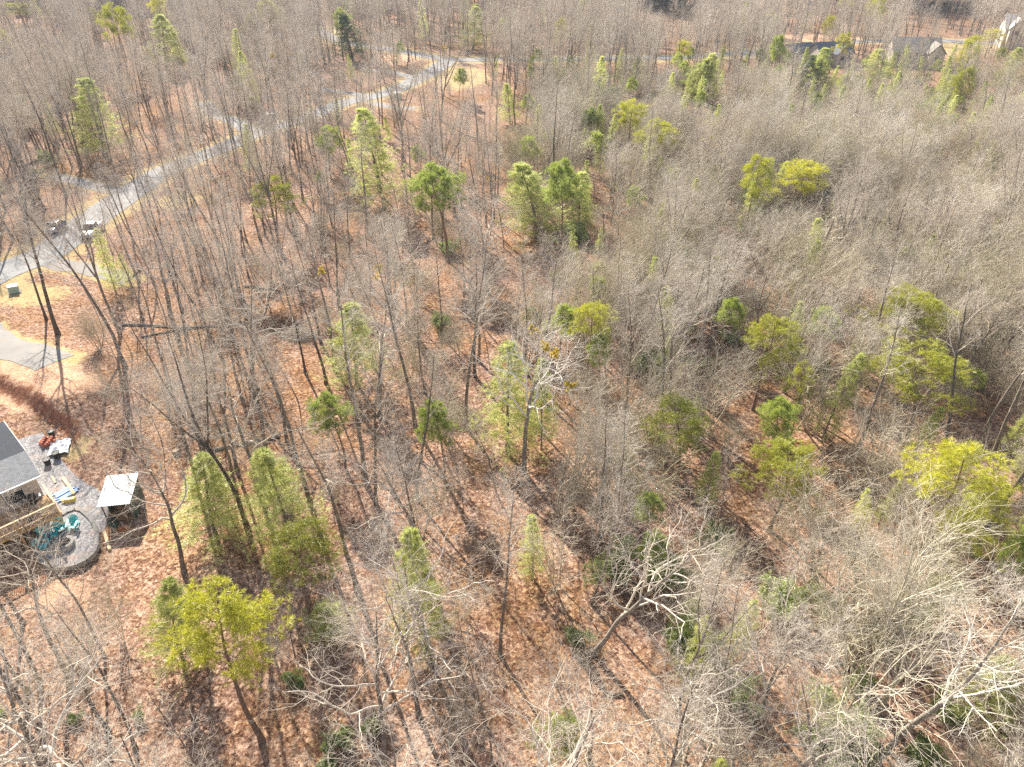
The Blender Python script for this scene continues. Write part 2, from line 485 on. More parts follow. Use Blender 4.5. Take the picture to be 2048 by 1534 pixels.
def blob(x, y, px, py, rx, ry):
    c = at(px, py); return 1 - np.hypot((x - c.x) / rx, (y - c.y) / ry)
def build_ground():
    xs = np.unique(np.concatenate([np.linspace(-3000, -260, 12), np.arange(-260, -68, 4.), np.arange(-68, -28, .5), np.arange(-28, 70, 1.), np.arange(70, 260, 4.), np.linspace(260, 3000, 12)]))
    ys = np.unique(np.concatenate([np.linspace(-600, 0, 6), np.arange(0, 18, 1.5), np.arange(18, 36, 1.), np.arange(36, 72, .5), np.arange(72, 160, 1.), np.arange(160, 480, 3.), np.linspace(480, 3600, 16)]))
    X, Y = np.meshgrid(xs, ys, indexing='ij')
    Z = hgt(X, Y)
    V = np.stack([X, Y, Z], -1).reshape(-1, 3)
    nx, ny = len(xs), len(ys)
    i = (np.arange(nx - 1)[:, None] * ny + np.arange(ny - 1)[None]).ravel()
    Q = np.stack([i, i + ny, i + ny + 1, i + 1], 1)
    me = raw_mesh('ground', V, Q, mats=[MAT['ground']], smooth=True)
    x, y = V[:, 0], V[:, 1]
    near = (np.abs(x) < 300) & (y > 0) & (y < 560)
    g = np.zeros(len(V)); c = np.zeros(len(V)); rd = np.zeros(len(V))
    xx, yy = x[near], y[near]
    dm = dist_to(MAIN[::2], xx, yy) - 3.2
    dc = dist_to(CROSS[::3], xx, yy) - 4.0
    gg = np.maximum(1 - dm / 4.2, 1 - dc / 7.0)
    for p, w, _ in DRV: gg = np.maximum(gg, .75 - (dist_to(p, xx, yy) - w / 2) / 3)
    gg = np.maximum(gg, blob(xx, yy, 925, 155, 12, 28) * 1.6)
    gg = np.maximum(gg, blob(xx, yy, 60, 590, 8, 6) * 1.3)
    gg = np.maximum(gg, blob(xx, yy, 360, 400, 9, 9) * .9)
    gg = np.maximum(gg, blob(xx, yy, 1900, 95, 30, 30) * 1.2)
    gg = np.maximum(gg, blob(xx, yy, 170, 470, 5, 7) * 1.2)
    gg = np.maximum(gg, blob(xx, yy, 150, 900, 3.0, 5) * .8)
    g[near] = np.clip(gg, 0, 1)
    cc = np.maximum(blob(xx, yy, 90, 765, 8, 5) * 1.6, blob(xx, yy, 790, 120, 16, 22) * 1.1)
    cc = np.maximum(cc, blob(xx, yy, 1640, 77, 26, 14) * 1.8)
    cc = np.maximum(cc, blob(xx, yy, 1890, 110, 22, 16) * 1.0)
    cc = np.maximum(cc, blob(xx, yy, 1690, 100, 10, 12) * 1.1)
    cc = np.maximum(cc, blob(xx, yy, 30, 750, 10, 5) * 1.5)
    cc = np.maximum(cc, blob(xx, yy, 110, 1190, 5, 4) * .8)
    c[near] = np.clip(cc, 0, 1)
    s = bank_dist(xx, yy)
    rr = (1 - np.abs(s - .75) / 1.5) * .95 * (xx < -43.5) * (xx > -72)
    rr = np.maximum(rr, blob(xx, yy, 40, 1150, 7, 4) * 1.0)
    rd[near] = np.clip(rr, 0, 1)
    for nm, a in (('grass', g), ('clay', c), ('red', rd)):
        at_ = me.attributes.new(nm, 'FLOAT', 'POINT'); at_.data.foreach_set('value', a.astype(np.float32))
    o = link('ground', me); o['kind'] = 'structure'
build_ground()

# far hills past the wood
def build_hills():
    rs = np.random.RandomState(3)
    n, mrows = 120, 14
    V = []
    for j in range(mrows):
        r = 1300 + 110 * j
        for i in range(n):
            a = R(-75 + 150 * i / (n - 1))
            hh = math.sin(math.pi * min(1, j / 9) / 2) * (60 + 45 * math.sin(a * 5 + 1) + 30 * math.sin(a * 13) + 14 * math.sin(a * 31 + 2)) + rs.rand() * 7 - 4
            V.append((r * math.sin(a), r * math.cos(a), hh))
    i = (np.arange(mrows - 1)[:, None] * n + np.arange(n - 1)[None]).ravel()
    m = NT('far_wood'); p = m.pos()
    m.color(m.ramp(m.noise(p, .03, 8, .75), [(.3, (.05, .06, .04)), (.55, (.16, .13, .11)), (.8, (.26, .22, .19))])).bump(m.noise(p, .1, 6, .8), 1, 6)
    o = link('hills', raw_mesh('hills', V, np.stack([i, i+1, i+n+1, i+n], 1), mats=[m.m], smooth=True)); o['kind'] = 'structure'
build_hills()

# ------------------------------------------------------------------ tree growing (all vectorised)
def unit(v): return v / (np.linalg.norm(v, axis=-1, keepdims=True) + 1e-9)
def tubes(P, Rr, K):
    N, S1, _ = P.shape
    T = unit(np.gradient(P, axis=1))
    mean = unit(P[:, -1] - P[:, 0])
    ref = np.where(np.abs(mean[:, 2:3]) < .8, np.array([[0, 0, 1.]]), np.array([[1., 0, 0]]))[:, None, :]
    U = unit(np.cross(T, np.broadcast_to(ref, T.shape))); W = np.cross(T, U)
    a = np.arange(K) * 2 * np.pi / K
    V = P[:, :, None] + Rr[:, :, None, None] * (np.cos(a)[None, None, :, None] * U[:, :, None] + np.sin(a)[None, None, :, None] * W[:, :, None])
    V = V.reshape(-1, 3)
    n_, s_, k_ = np.meshgrid(np.arange(N), np.arange(S1 - 1), np.arange(K), indexing='ij')
    k2 = (k_ + 1) % K
    b = (n_ * S1 + s_) * K; b2 = b + K
    Q = np.stack([b + k_, b + k2, b2 + k2, b2 + k_], -1).reshape(-1, 4)
    return V, Q
def poly(start, d, L, S, wig, trop, rs):
    N = len(start); P = np.zeros((N, S + 1, 3)); P[:, 0] = start
    d = unit(d)
    for k in range(S):
        P[:, k+1] = P[:, k] + d * (L / S)[:, None]
        d = unit(d + rs.randn(N, 3) * wig + np.array([0, 0, trop]))
    return P
def sample(P, Rr, idx, t):
    S = P.shape[1] - 1
    f = np.clip(t * S, 0, S - 1e-4); i = f.astype(int); u = (f - i)[:, None]
    a, b = P[idx, i], P[idx, i+1]
    r = Rr[idx, i] * (1 - u[:, 0]) + Rr[idx, i+1] * u[:, 0]
    return a * (1 - u) + b * u, unit(b - a), r
def grow(P, Rr, n, t0, t1, ang, lf, S, wig, trop, rs, rk=.7, rl=.02, rtip=.3, rmin=.006):
    N = len(P)
    idx = np.repeat(np.arange(N), n); k = np.tile(np.arange(n), N)
    t = t0 + (t1 - t0) * (k + rs.rand(N * n)) / n
    pos, T, r = sample(P, Rr, idx, t)
    ref = np.where(np.abs(T[:, 2:3]) < .9, np.array([[0, 0, 1.]]), np.array([[1., 0, 0]]))
    u = unit(np.cross(T, ref)); w = np.cross(T, u)
    az = k * 2.4 + rs.rand(N * n) * 1.3 + np.repeat(rs.rand(N) * 6.28, n)
    A = R(ang[0]) + (R(ang[1]) - R(ang[0])) * rs.rand(N * n)
    d = np.cos(A)[:, None] * T + np.sin(A)[:, None] * (np.cos(az)[:, None] * u + np.sin(az)[:, None] * w)
    Lp = np.linalg.norm(np.diff(P, axis=1), axis=2).sum(1)[idx]
    L = lf(t, Lp, rs.rand(N * n))
    C = poly(pos, d, L, S, wig, trop, rs)
    r0 = np.maximum(np.minimum(r * rk, L * rl), rmin)
    s = np.linspace(0, 1, S + 1)[None]
    RR = np.maximum(r0[:, None] * (1 - s * (1 - rtip)), rmin * .7)
    return C, RR
def join(parts):
    V, Q, b = [], [], 0
    for v, q in parts: V.append(v); Q.append(q + b); b += len(v)
    return np.concatenate(V), np.concatenate(Q)

def hardwood(seed, H, style):
    rs = np.random.RandomState(seed)
    r0 = H * (.0088 if style not in ('oak', 'fan') else .0115) * (.9 + .3 * rs.rand())
    S = 16
    P = poly(np.zeros((1, 3)), np.array([[rs.randn() * .03, rs.randn() * .03, 1.]]), np.array([H * {'oak': .8, 'fan': .72}.get(style, .95)]), S, .035 if style != 'oak' else .075, .03, rs)
    s = np.linspace(0, 1, S + 1)
    RT = (r0 * (1 - .88 * s ** 1.1) * (1 + .5 * np.exp(-s * 28)))[None]
    wood = [tubes(P, RT, 9)]
    if style == 'tall':
        L1, R1 = grow(P, RT, 18, .46, .97, (25, 52), lambda t, L, u: H * (.05 + .22 * (1 - t) ** .8 + .08 * u), 7, .09, .06, rs, .55, .016)
    elif style == 'pole':
        L1, R1 = grow(P, RT, 11, .56, .97, (24, 50), lambda t, L, u: H * (.04 + .20 * (1 - t) ** .8 + .07 * u), 7, .10, .06, rs, .55, .016)
    elif style == 'oak':
        L1, R1 = grow(P, RT, 14, .38, .97, (35, 68), lambda t, L, u: H * (.10 + .34 * (1 - t) ** .6 + .08 * u), 11, .22, .045, rs, .66, .016)
    elif style == 'fan':
        F, RF = grow(P, RT, 6, .25, .85, (14, 40), lambda t, L, u: H * (.42 + .18 * u), 11, .09, .03, rs, .75, .02, .2)
        fanw = tubes(F, RF, 7)
        L1, R1 = grow(F, RF, 11, .15, .97, (22, 50), lambda t, L, u: L * (.16 + .26 * (1 - t) + .1 * u), 8, .15, .04, rs, .65, .016)
    else:  # forked
        F, RF = grow(P, RT, 3, .36, .5, (16, 28), lambda t, L, u: H * (.48 + .1 * u), 10, .05, .05, rs, .8, .02, .2)
        wood.append(tubes(F, RF, 7))
        a = grow(P, RT, 12, .5, .97, (28, 55), lambda t, L, u: H * (.06 + .2 * (1 - t) + .05 * u), 7, .1, .05, rs, .55, .016)
        b = grow(F, RF, 10, .25, .97, (28, 55), lambda t, L, u: H * (.06 + .14 * (1 - t) + .05 * u), 7, .1, .05, rs, .55, .016)
        L1, R1 = np.concatenate([a[0], b[0]]), np.concatenate([a[1], b[1]])
    gn = .10 if style == 'tall' else .20
    L2, R2 = grow(L1, R1, 7, .22, 1, (28, 62), lambda t, L, u: L * (.22 + .30 * (1 - t) + .15 * u), 5, gn, .05, rs, .6, .014, .35, .008)
    L3, R3 = grow(L2, R2, 5, .2, 1, (28, 65), lambda t, L, u: L * (.28 + .22 * (1 - t) + .2 * u), 4, gn * 1.15, .05, rs, .6, .011, .4, .006)
    L4, R4 = grow(L3, R3, 3, .25, 1, (25, 60), lambda t, L, u: L * (.40 + .35 * u), 2, gn, .04, rs, .7, .009, .5, .0045)
    tw = [tubes(L1, R1, 5), tubes(L2, R2, 4), tubes(L3, R3, 3), tubes(L4, R4, 3)]
    if style == 'fan': tw.append(fanw)
    return join(wood), join(tw), (L2[:, -1], L3[:, -1])
def sapling(seed, H):
    rs = np.random.RandomState(seed)
    P = poly(np.zeros((1, 3)), np.array([[rs.randn() * .05, rs.randn() * .05, 1.]]), np.array([H]), 14, .05, .04, rs)
    s = np.linspace(0, 1, 15); r0 = .0062 * H
    RT = (r0 * (1 - .85 * s) * (1 + .35 * np.exp(-s * 25)))[None]
    L1, R1 = grow(P, RT, 22, .3, .98, (30, 60), lambda t, L, u: H * (.05 + .16 * (1 - t) + .05 * u), 5, .1, .05, rs, .5, .013)
    L2, R2 = grow(L1, R1, 7, .2, 1, (28, 60), lambda t, L, u: L * (.25 + .25 * u), 4, .12, .05, rs, .65, .013, .4, .008)
    L3, R3 = grow(L2, R2, 4, .2, 1, (28, 60), lambda t, L, u: L * (.35 + .3 * u), 2, .12, .05, rs, .7, .010, .5, .0045)
    return join([tubes(P, RT, 6)]), join([tubes(L1, R1, 4), tubes(L2, R2, 3), tubes(L3, R3, 3)]), (L2[:, -1],)
def brush(seed, H):
    rs = np.random.RandomState(seed)
    n = 5 + rs.randint(4)
    st = np.column_stack([rs.randn(n) * .35, rs.randn(n) * .35, np.zeros(n)])
    d = np.column_stack([rs.randn(n) * .28, rs.randn(n) * .28, np.ones(n)])
    P = poly(st, d, H * (.65 + .4 * rs.rand(n)), 9, .09, .03, rs)
    s = np.linspace(0, 1, 10)[None]
    RT = .0085 * H * (.6 + .5 * rs.rand(n))[:, None] * (1 - .8 * s)
    L1, R1 = grow(P, RT, 10, .25, .98, (20, 46), lambda t, L, u: L * (.20 + .30 * (1 - t) + .12 * u), 6, .12, .05, rs, .7, .017, .3, .012)
    L2, R2 = grow(L1, R1, 7, .15, 1, (22, 52), lambda t, L, u: L * (.28 + .34 * u), 4, .14, .05, rs, .7, .013, .4, .009)
    L3, R3 = grow(L2, R2, 3, .15, 1, (22, 50), lambda t, L, u: L * (.35 + .35 * u), 2, .14, .04, rs, .7, .010, .5, .0055)
    return join([tubes(P, RT, 5)]), join([tubes(L1, R1, 3), tubes(L2, R2, 3), tubes(L3, R3, 3)]), (L2[:, -1],)

def tufts(C, D, n, ln, w, rs, spread=1.0):
    """needle brushes: n thin blades from every centre C leaning along D"""
    N = len(C)
    c = np.repeat(C, n, 0); d = np.repeat(D, n, 0)
    v = unit(unit(rs.randn(N * n, 3)) * spread + d * .75)
    L = ln * (.7 + .6 * rs.rand(N * n))[:, None]
    side = unit(np.cross(v, rs.randn(N * n, 3))) * w
    tip = c + v * L
    V = np.stack([c - side * .5, c + side * .5, tip + side * .35, tip - side * .35], 1).reshape(-1, 3)
    Q = np.arange(N * n * 4).reshape(-1, 4)
    return V, Q
def leaves(C, n, spread, size, rs):
    N = len(C)
    c = np.repeat(C, n, 0) + rs.randn(N * n, 3) * spread
    a = unit(rs.randn(N * n, 3) + np.array([0, 0, .4])); b = unit(np.cross(a, rs.randn(N * n, 3)))
    s = size * (.6 + .8 * rs.rand(N * n))[:, None]
    V = np.stack([c - a * s, c + b * s * .42, c + a * s, c - b * s * .42], 1).reshape(-1, 3)
    return V, np.arange(N * n * 4).reshape(-1, 4)
def loblolly(seed, H):
    rs = np.random.RandomState(seed)
    P = poly(np.zeros((1, 3)), np.array([[rs.randn() * .03, rs.randn() * .03, 1.]]), np.array([H * .95]), 14, .035, .03, rs)
    s = np.linspace(0, 1, 15); RT = (H * .0115 * (1 - .82 * s) * (1 + .35 * np.exp(-s * 25)))[None]
    L1, R1 = grow(P, RT, 26, .56, .99, (50, 82), lambda t, L, u: H * (.04 + .20 * np.clip((1.02 - t) / .46, 0, 1) ** .6 * (.30 + .95 * u)), 6, .13, .06, rs, .45, .016)
    L2, R2 = grow(L1, R1, 6, .5, 1, (25, 60), lambda t, L, u: L * (.20 + .22 * u), 4, .14, .09, rs, .6, .014, .4, .01)
    dead, rd_ = grow(P, RT, 7, .35, .56, (70, 100), lambda t, L, u: H * (.04 + .08 * u), 4, .15, -.02, rs, .3, .012)
    C3, R3 = grow(L2, R2, 6, .45, 1, (25, 65), lambda t, L, u: np.full_like(t, H * .026) * (.6 + .7 * u), 2, .1, .12, rs, .6, .012, .5, .007)
    ends = np.concatenate([C3[:, -1], L2[:, -1]]); dirs = np.concatenate([unit(C3[:, -1] - C3[:, 0]), unit(L2[:, -1] - L2[:, -2])])
    return join([tubes(P, RT, 8), tubes(L1, R1, 5), tubes(dead, rd_, 4), tubes(L2, R2, 3)]), tufts(ends, dirs, 18, .34, .024, rs, .85), (ends,)
def whitepine(seed, H, full=.93):
    rs = np.random.RandomState(seed)
    P = poly(np.zeros((1, 3)), np.array([[rs.randn() * .02, rs.randn() * .02, 1.]]), np.array([H]), 14, .015, .03, rs)
    s = np.linspace(0, 1, 15); RT = (H * .010 * (1 - .9 * s) * (1 + .3 * np.exp(-s * 25)))[None]
    t0 = 1 - full
    nw = int(12 + H * .7); parts = []
    tw = np.linspace(t0, .985, nw)
    L1s, R1s = [], []
    for t in tw:
        m = 5 + rs.randint(2)
        l, r = grow(P, RT, m, t, t + .004, (66, 88), lambda tt, L, u: H * (.018 + .19 * np.clip(1 - t, 0, 1) ** .8 * (.5 + .8 * u)) * np.ones_like(tt), 6, .07, .05, rs, .4, .014)
        L1s.append(l); R1s.append(r)
    L1, R1 = np.concatenate(L1s), np.concatenate(R1s)
    L2, R2 = grow(L1, R1, 8, .25, 1, (30, 60), lambda t, L, u: L * (.16 + .22 * u), 3, .1, .05, rs, .6, .013, .4, .008)
    idx = np.repeat(np.arange(len(L2)), 3); tt = np.tile(np.array([.35, .7, 1.0]), len(L2))
    c, d, _ = sample(L2, R2, idx, np.clip(tt + rs.randn(len(tt)) * .05, 0, 1))
    i1 = np.repeat(np.arange(len(L1)), 5); t1 = np.tile(np.linspace(.4, 1, 5), len(L1))
    c1, d1, _ = sample(L1, R1, i1, t1)
    C, D = np.concatenate([c, c1]), np.concatenate([d, d1])
    keep = rs.rand(len(C)) < .8; C, D = C[keep], D[keep]
    return join([tubes(P, RT, 7), tubes(L1, R1, 4)]), tufts(C, D, 7, .29, .026, rs, .8), (c,)
def laurel(seed, H):
    rs = np.random.RandomState(seed)
    n = 7
    st = np.column_stack([rs.randn(n) * .3, rs.randn(n) * .3, np.zeros(n)])
    d = np.column_stack([rs.randn(n) * .45, rs.randn(n) * .45, np.ones(n)])
    P = poly(st, d, H * (.5 + .5 * rs.rand(n)), 6, .14, .02, rs)
    RT = .012 * H * np.ones((n, 1)) * (1 - .7 * np.linspace(0, 1, 7)[None])
    L1, R1 = grow(P, RT, 9, .25, 1, (30, 65), lambda t, L, u: L * (.2 + .25 * u), 4, .15, .04, rs)
    L2, R2 = grow(L1, R1, 5, .3, 1, (30, 65), lambda t, L, u: L * (.3 + .3 * u), 3, .15, .04, rs)
    C = np.concatenate([L2[:, -1], L2[:, -2], L1[:, -1]])
    return join([tubes(P, RT, 5), tubes(L1, R1, 3)]), leaves(C, 9, .16, .12, rs), (C,)

PROTO = {}
def proto(kind, i, gen, wood_mat, leaf_mat):
    (wv, wq), (cv, cq), ends = gen
    tm = raw_mesh(kind + '_trunk', wv, wq, mats=[MAT[wood_mat]], smooth=True)
    cm = raw_mesh(kind + '_crown', cv, cq, mats=[MAT[leaf_mat]])
    V = np.concatenate([wv, cv]); Q = np.concatenate([wq, cq + len(wv)])
    both = raw_mesh(kind, V, Q, mats=[MAT[wood_mat], MAT[leaf_mat]], qm=np.concatenate([np.zeros(len(wq), int), np.ones(len(cq), int)]))
    e = np.concatenate(ends)
    rad = float(np.percentile(np.hypot(cv[:, 0], cv[:, 1]), 92))
    PROTO.setdefault(kind, []).append(dict(trunk=tm, crown=cm, both=both, H=float(V[:, 2].max()), rad=rad, zlo=float(np.percentile(cv[:, 2], 4)), ends=e))
for i in range(5): proto('tall', i, hardwood(100 + i, 21 + 1.2 * (i % 3), 'tall'), 'bark_dark' if i % 2 else 'bark_grey', 'twig')
for i in range(4): proto('oak', i, hardwood(200 + i, 18 + i, 'oak'), 'bark_grey', 'twig')
for i in range(3): proto('fork', i, hardwood(300 + i, 20 + i, 'fork'), 'bark_grey' if i else 'bark_dark', 'twig')
for i in range(4): proto('pole', i, hardwood(150 + i, 17 + i, 'pole'), 'bark_dark' if i % 2 else 'bark_grey', 'twig')
for i in range(4): proto('fan', i, hardwood(450 + i, 14 + i, 'fan'), 'bark_grey' if i % 2 else 'bark_pale', 'twig_tan')
for i in range(2): proto('ptall', i, hardwood(480 + i, 21, 'tall'), 'bark_pale', 'twig_tan')
for i in range(2): proto('pale', i, hardwood(400 + i, 20, 'oak'), 'bark_pale', 'twig_tan')
for i in range(4): proto('sapling', i, sapling(500 + i, 11 + i), 'bark_grey', 'twig')
for i in range(7): proto('brush', i, brush(600 + i, (6.5, 7.2, 8, 9, 10, 10.5, 11)[i]), 'twig_brush', 'twig_brush')
for i in range(4): proto('lob', i, loblolly(700 + i, 18), 'bark_pine', 'needles_lob')
for i in range(3): proto('wpine', i, whitepine(800 + i, 15), 'bark_grey', 'needles_white')
for i in range(2): proto('gpine', i, loblolly(900 + i, 14), 'bark_pine', 'needles_green')
for i in range(2): proto('dpine', i, whitepine(950 + i, 14), 'bark_dark', 'needles_dark')
for i in range(2): proto('hillshade_pine', i, whitepine(960 + i, 17), 'bark_dark', 'needles_hillshade')
for i in range(4): proto('laurel', i, laurel(970 + i, 3.2), 'bark_dark', 'leaves_laurel')

def plant(kind, pi, name, base, rz, sc, lean=(0, 0), parts=True):
    p = PROTO[kind][pi % len(PROTO[kind])]
    scl = sc if hasattr(sc, '__len__') else (sc, sc, sc)
    rot = (Matrix.Rotation(lean[1], 4, 'X') @ Matrix.Rotation(lean[0], 4, 'Y') @ Matrix.Rotation(rz, 4, 'Z')).to_euler()
    if parts:
        o = bpy.data.objects.new(name, None); o.empty_display_size = .3
        col.objects.link(o)
        t = bpy.data.objects.new('trunk', p['trunk']); col.objects.link(t); t.parent = o
        c = bpy.data.objects.new('crown', p['crown']); col.objects.link(c); c.parent = o
    else:
        o = bpy.data.objects.new(name, p['both']); col.objects.link(o)
    o.location = base; o.rotation_euler = rot; o.scale = scl
    return o
# ------------------------------------------------------------------ the house yard, lower left
YO = Vector((-40.4, 46.05, 0)); E1 = Vector((-.70, -.714, 0)); E2 = Vector((-.714, .70, 0))
HM = Matrix((( E1.x, E2.x, 0, YO.x), (E1.y, E2.y, 0, YO.y), (0, 0, 1, 0), (0, 0, 0, 1)))
def roof_slope(mb, a, b, c, d, th=.14):
    v = [Vector(p) for p in (a, b, c, d)]
    dn = Vector((0, 0, -th))
    mb.add(v + [p + dn for p in v], [(0,1,2,3),(7,6,5,4),(0,4,5,1),(1,5,6,2),(2,6,7,3),(3,7,4,0)])
def near_house():
    h = empty('house', (0, 0, 0)); h.matrix_world = HM
    tag(h, 'house with dark shingled gable roof and wooden deck beside the gravel yard', 'house')
    L, D, ez, rz_, rd, fz = 15.0, 9.4, 4.5, 5.65, 2.75, 5.2   # short steep near slope, long shallow far slope
    w = MB(); n = 5
    prof = [(.5, 0), (.5, ez + .15), (rd, rz_ - .25), (D - .4, fz - .22), (D - .4, 0)]
    w.add([(x, y, z) for x in (.35, L) for y, z in prof], [tuple(range(n)), tuple(range(2*n - 1, n - 1, -1))] + [(i, n + i, n + (i + 1) % n, (i + 1) % n) for i in range(n)])
    wall = w.build('wall', MAT['siding_tan'], h)
    r = MB(); roof_slope(r, (0, -.1, ez), (L, -.1, ez), (L, rd, rz_), (0, rd, rz_))
    ro = r.build('roof', MAT['shingle_grey'], h)
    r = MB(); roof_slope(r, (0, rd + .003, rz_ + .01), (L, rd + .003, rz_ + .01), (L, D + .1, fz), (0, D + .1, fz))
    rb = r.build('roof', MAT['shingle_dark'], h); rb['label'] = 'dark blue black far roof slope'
    g = MB(); g.bar((0, -.16, ez - .05), (L, -.16, ez - .05), .10, .12); g.build('gutter', MAT['paint_white'], ro)
    f = MB(); f.bar((-.03, -.1, ez-.1), (-.03, rd, rz_-.1), .05, .2); f.bar((-.03, D+.1, fz-.1), (-.03, rd, rz_-.1), .05, .2); f.build('fascia', MAT['siding_cream'], ro)
    for (x0, z0) in ((1.5, 2.5), (4.2, 2.5), (7.5, 2.5), (1.5, .6), (5.5, .6)):
        q = MB(); q.box(x0, x0 + 1.5, .44, .52, z0, z0 + 1.2); fr = q.build('window', MAT['paint_white'], h)
        q = MB(); q.box(x0 + .08, x0 + 1.42, .42, .445, z0 + .08, z0 + 1.12); q.build('pane', MAT['glass'], fr)
    # deck
    dz = 2.35; dd = 3.15
    b = MB()
    k = 0
    y = -.0
    while y > -dd:
        b.box(.1, 9.5, y - .135, y, dz - .035, dz); y -= .15
    dk = b.build('deck', MAT['wood_deck'], h)
    b = MB(); b.box(.06, 9.5, -dd - .05, -dd - .003, dz - .32, dz + .02); b.box(.05, .095, -dd, .3, dz - .32, dz + .02)
    for x in np.arange(.7, 9.4, .6): b.box(x, x + .045, -dd, .3, dz - .27, dz - .038)
    b.build('rim_joist', MAT['wood_new'], dk)
    for x in (.15, 3.2, 6.3, 9.2):
        p = MB(); p.box(x, x + .17, -dd + .02, -dd + .19, 0, dz + 1.0); p.build('deck_post', MAT['wood_pale'] if x < 1 else MAT['wood_new'], h)
    p = MB()
    p.bar((.1, -dd + .1, dz + 1.02), (9.4, -dd + .1, dz + 1.02), .16, .05)
    p.bar((.1, -dd + .1, dz + .15), (9.4, -dd + .1, dz + .15), .06, .09)
    for x in np.arange(.45, 9.3, .16): p.box(x, x + .035, -dd + .08, -dd + .12, dz + .15, dz + 1.0)
    p.bar((.14, -dd + .1, dz + 1.02), (.14, .2, dz + 1.02), .14, .05); p.bar((.14, -dd + .1, dz + .15), (.14, .2, dz + .15), .06, .09)
    for y in np.arange(-dd + .4, -1.2, .16): p.box(.12, .16, y, y + .035, dz + .15, dz + 1.0)
    p.build('railing', MAT['wood_pale'], h)
    for x in (.24, 3.29, 6.39):
        p = MB(); p.bar((x, -dd + .1, dz - 1.1), (x + .9, -dd + .1, dz - .2), .1, .12, (0, 1, 0)); p.build('knee_brace', MAT['wood_new'], h)
    return h
near_house()

def sheet(name, px, mat, off, z=0.0):
    pts = [at(*p, z, False) for p in px]
    P = smooth_line(pts + [pts[0]], .8)[:-1]
    m = MB(); m.prism([tuple(q) for q in P], z - .02 + off - (.0 if z == 0 else z), z + off)
    o = m.build(name, MAT[mat]); return o, P
o, _ = sheet('gravel_yard', [(14, 840), (58, 838), (96, 880), (124, 920), (158, 957), (208, 990), (216, 1042), (196, 1070), (150, 1060), (96, 1080), (60, 1040), (20, 960), (-30, 900)], 'gravel', .035)
o['kind'] = 'structure'
PZ = .42
po, PP = sheet('patio', [(74, 1086), (82, 1112), (103, 1131), (150, 1127), (186, 1103), (190, 1062), (172, 1032), (150, 1020), (118, 1036), (95, 1060)], 'gravel', 0.0, PZ)
po['kind'] = 'structure'
def retaining_wall():
    t = empty('retaining_wall', (float(PP[:, 0].mean()), float(PP[:, 1].mean()), 0))
    tag(t, 'low curved wall of stacked grey blocks edging the gravel fire pit patio', 'wall')
    org = t.location
    idx = [i for i, p in enumerate(PP) if (p[1] < 41.9)]
    m = MB(); cap = MB()
    cen = PP.mean(0); rs = random.Random(4)
    ring = [cen + (p - cen) * (1 + .14 / max(.5, np.linalg.norm(p - cen))) for p in PP]
    for c in range(3):
        for i in range(len(PP)):
            a, b = ring[i], ring[(i+1) % len(PP)]
            if a[1] > 43.3 and a[0] > -37.6: pass
            j = rs.uniform(-.02, .02)
            A = Vector((a[0] - org.x, a[1] - org.y, .08 + c * .15)); B = Vector((b[0] - org.x, b[1] - org.y, .08 + c * .15))
            d = (B - A); n = Vector((-d.y, d.x, 0)).normalized() * j
            m.bar(A + n + d * .02, B + n - d * .02, .24, .143)
    m.build('block_course', MAT['stone_block'], t)
    for i in range(len(PP)):
        a, b = ring[i], ring[(i+1) % len(PP)]
        cap.bar((a[0] - org.x, a[1] - org.y, .50), (b[0] - org.x, b[1] - org.y, .50), .34, .07)
    cap.build('cap', MAT['concrete'], t)
retaining_wall()

def fire_pit(loc):
    t = empty('fire_pit', loc); tag(t, 'round stone block fire pit with charred wood on the gravel patio', 'fire pit')
    m = MB()
    for c in range(3):
        for i in range(16):
            a0 = 2*math.pi*(i + .5*(c % 2))/16; a1 = a0 + 2*math.pi/16*.94
            r0, r1 = .50, .72
            q = [(r0*math.cos(a0), r0*math.sin(a0)), (r1*math.cos(a0), r1*math.sin(a0)), (r1*math.cos(a1), r1*math.sin(a1)), (r0*math.cos(a1), r0*math.sin(a1))]
            m.prism(q, c * .13, c * .13 + .122)
    m.build('ring_wall', MAT['stone_block'], t)
    m = MB(); m.disc_ring((0, 0), .48, .74, .39, .44); m.build('cap', MAT['concrete'], t)
    m = MB(); m.disc_ring((0, 0), .001, .49, .02, .06); m.build('ash_bed', MAT['ash'], t)
    for k, (a, l) in enumerate(((.4, .8), (1.5, .7), (2.6, .85))):
        m = MB(); m.tube([(-l/2*math.cos(a), -l/2*math.sin(a), .12 + .05*k), (l/2*math.cos(a), l/2*math.sin(a), .25 + .05*k)], .05, 7); m.build('firewood', MAT['bark_grey'], t)
    return t
p = at(132, 1091, PZ, False); fire_pit(p); FP = p

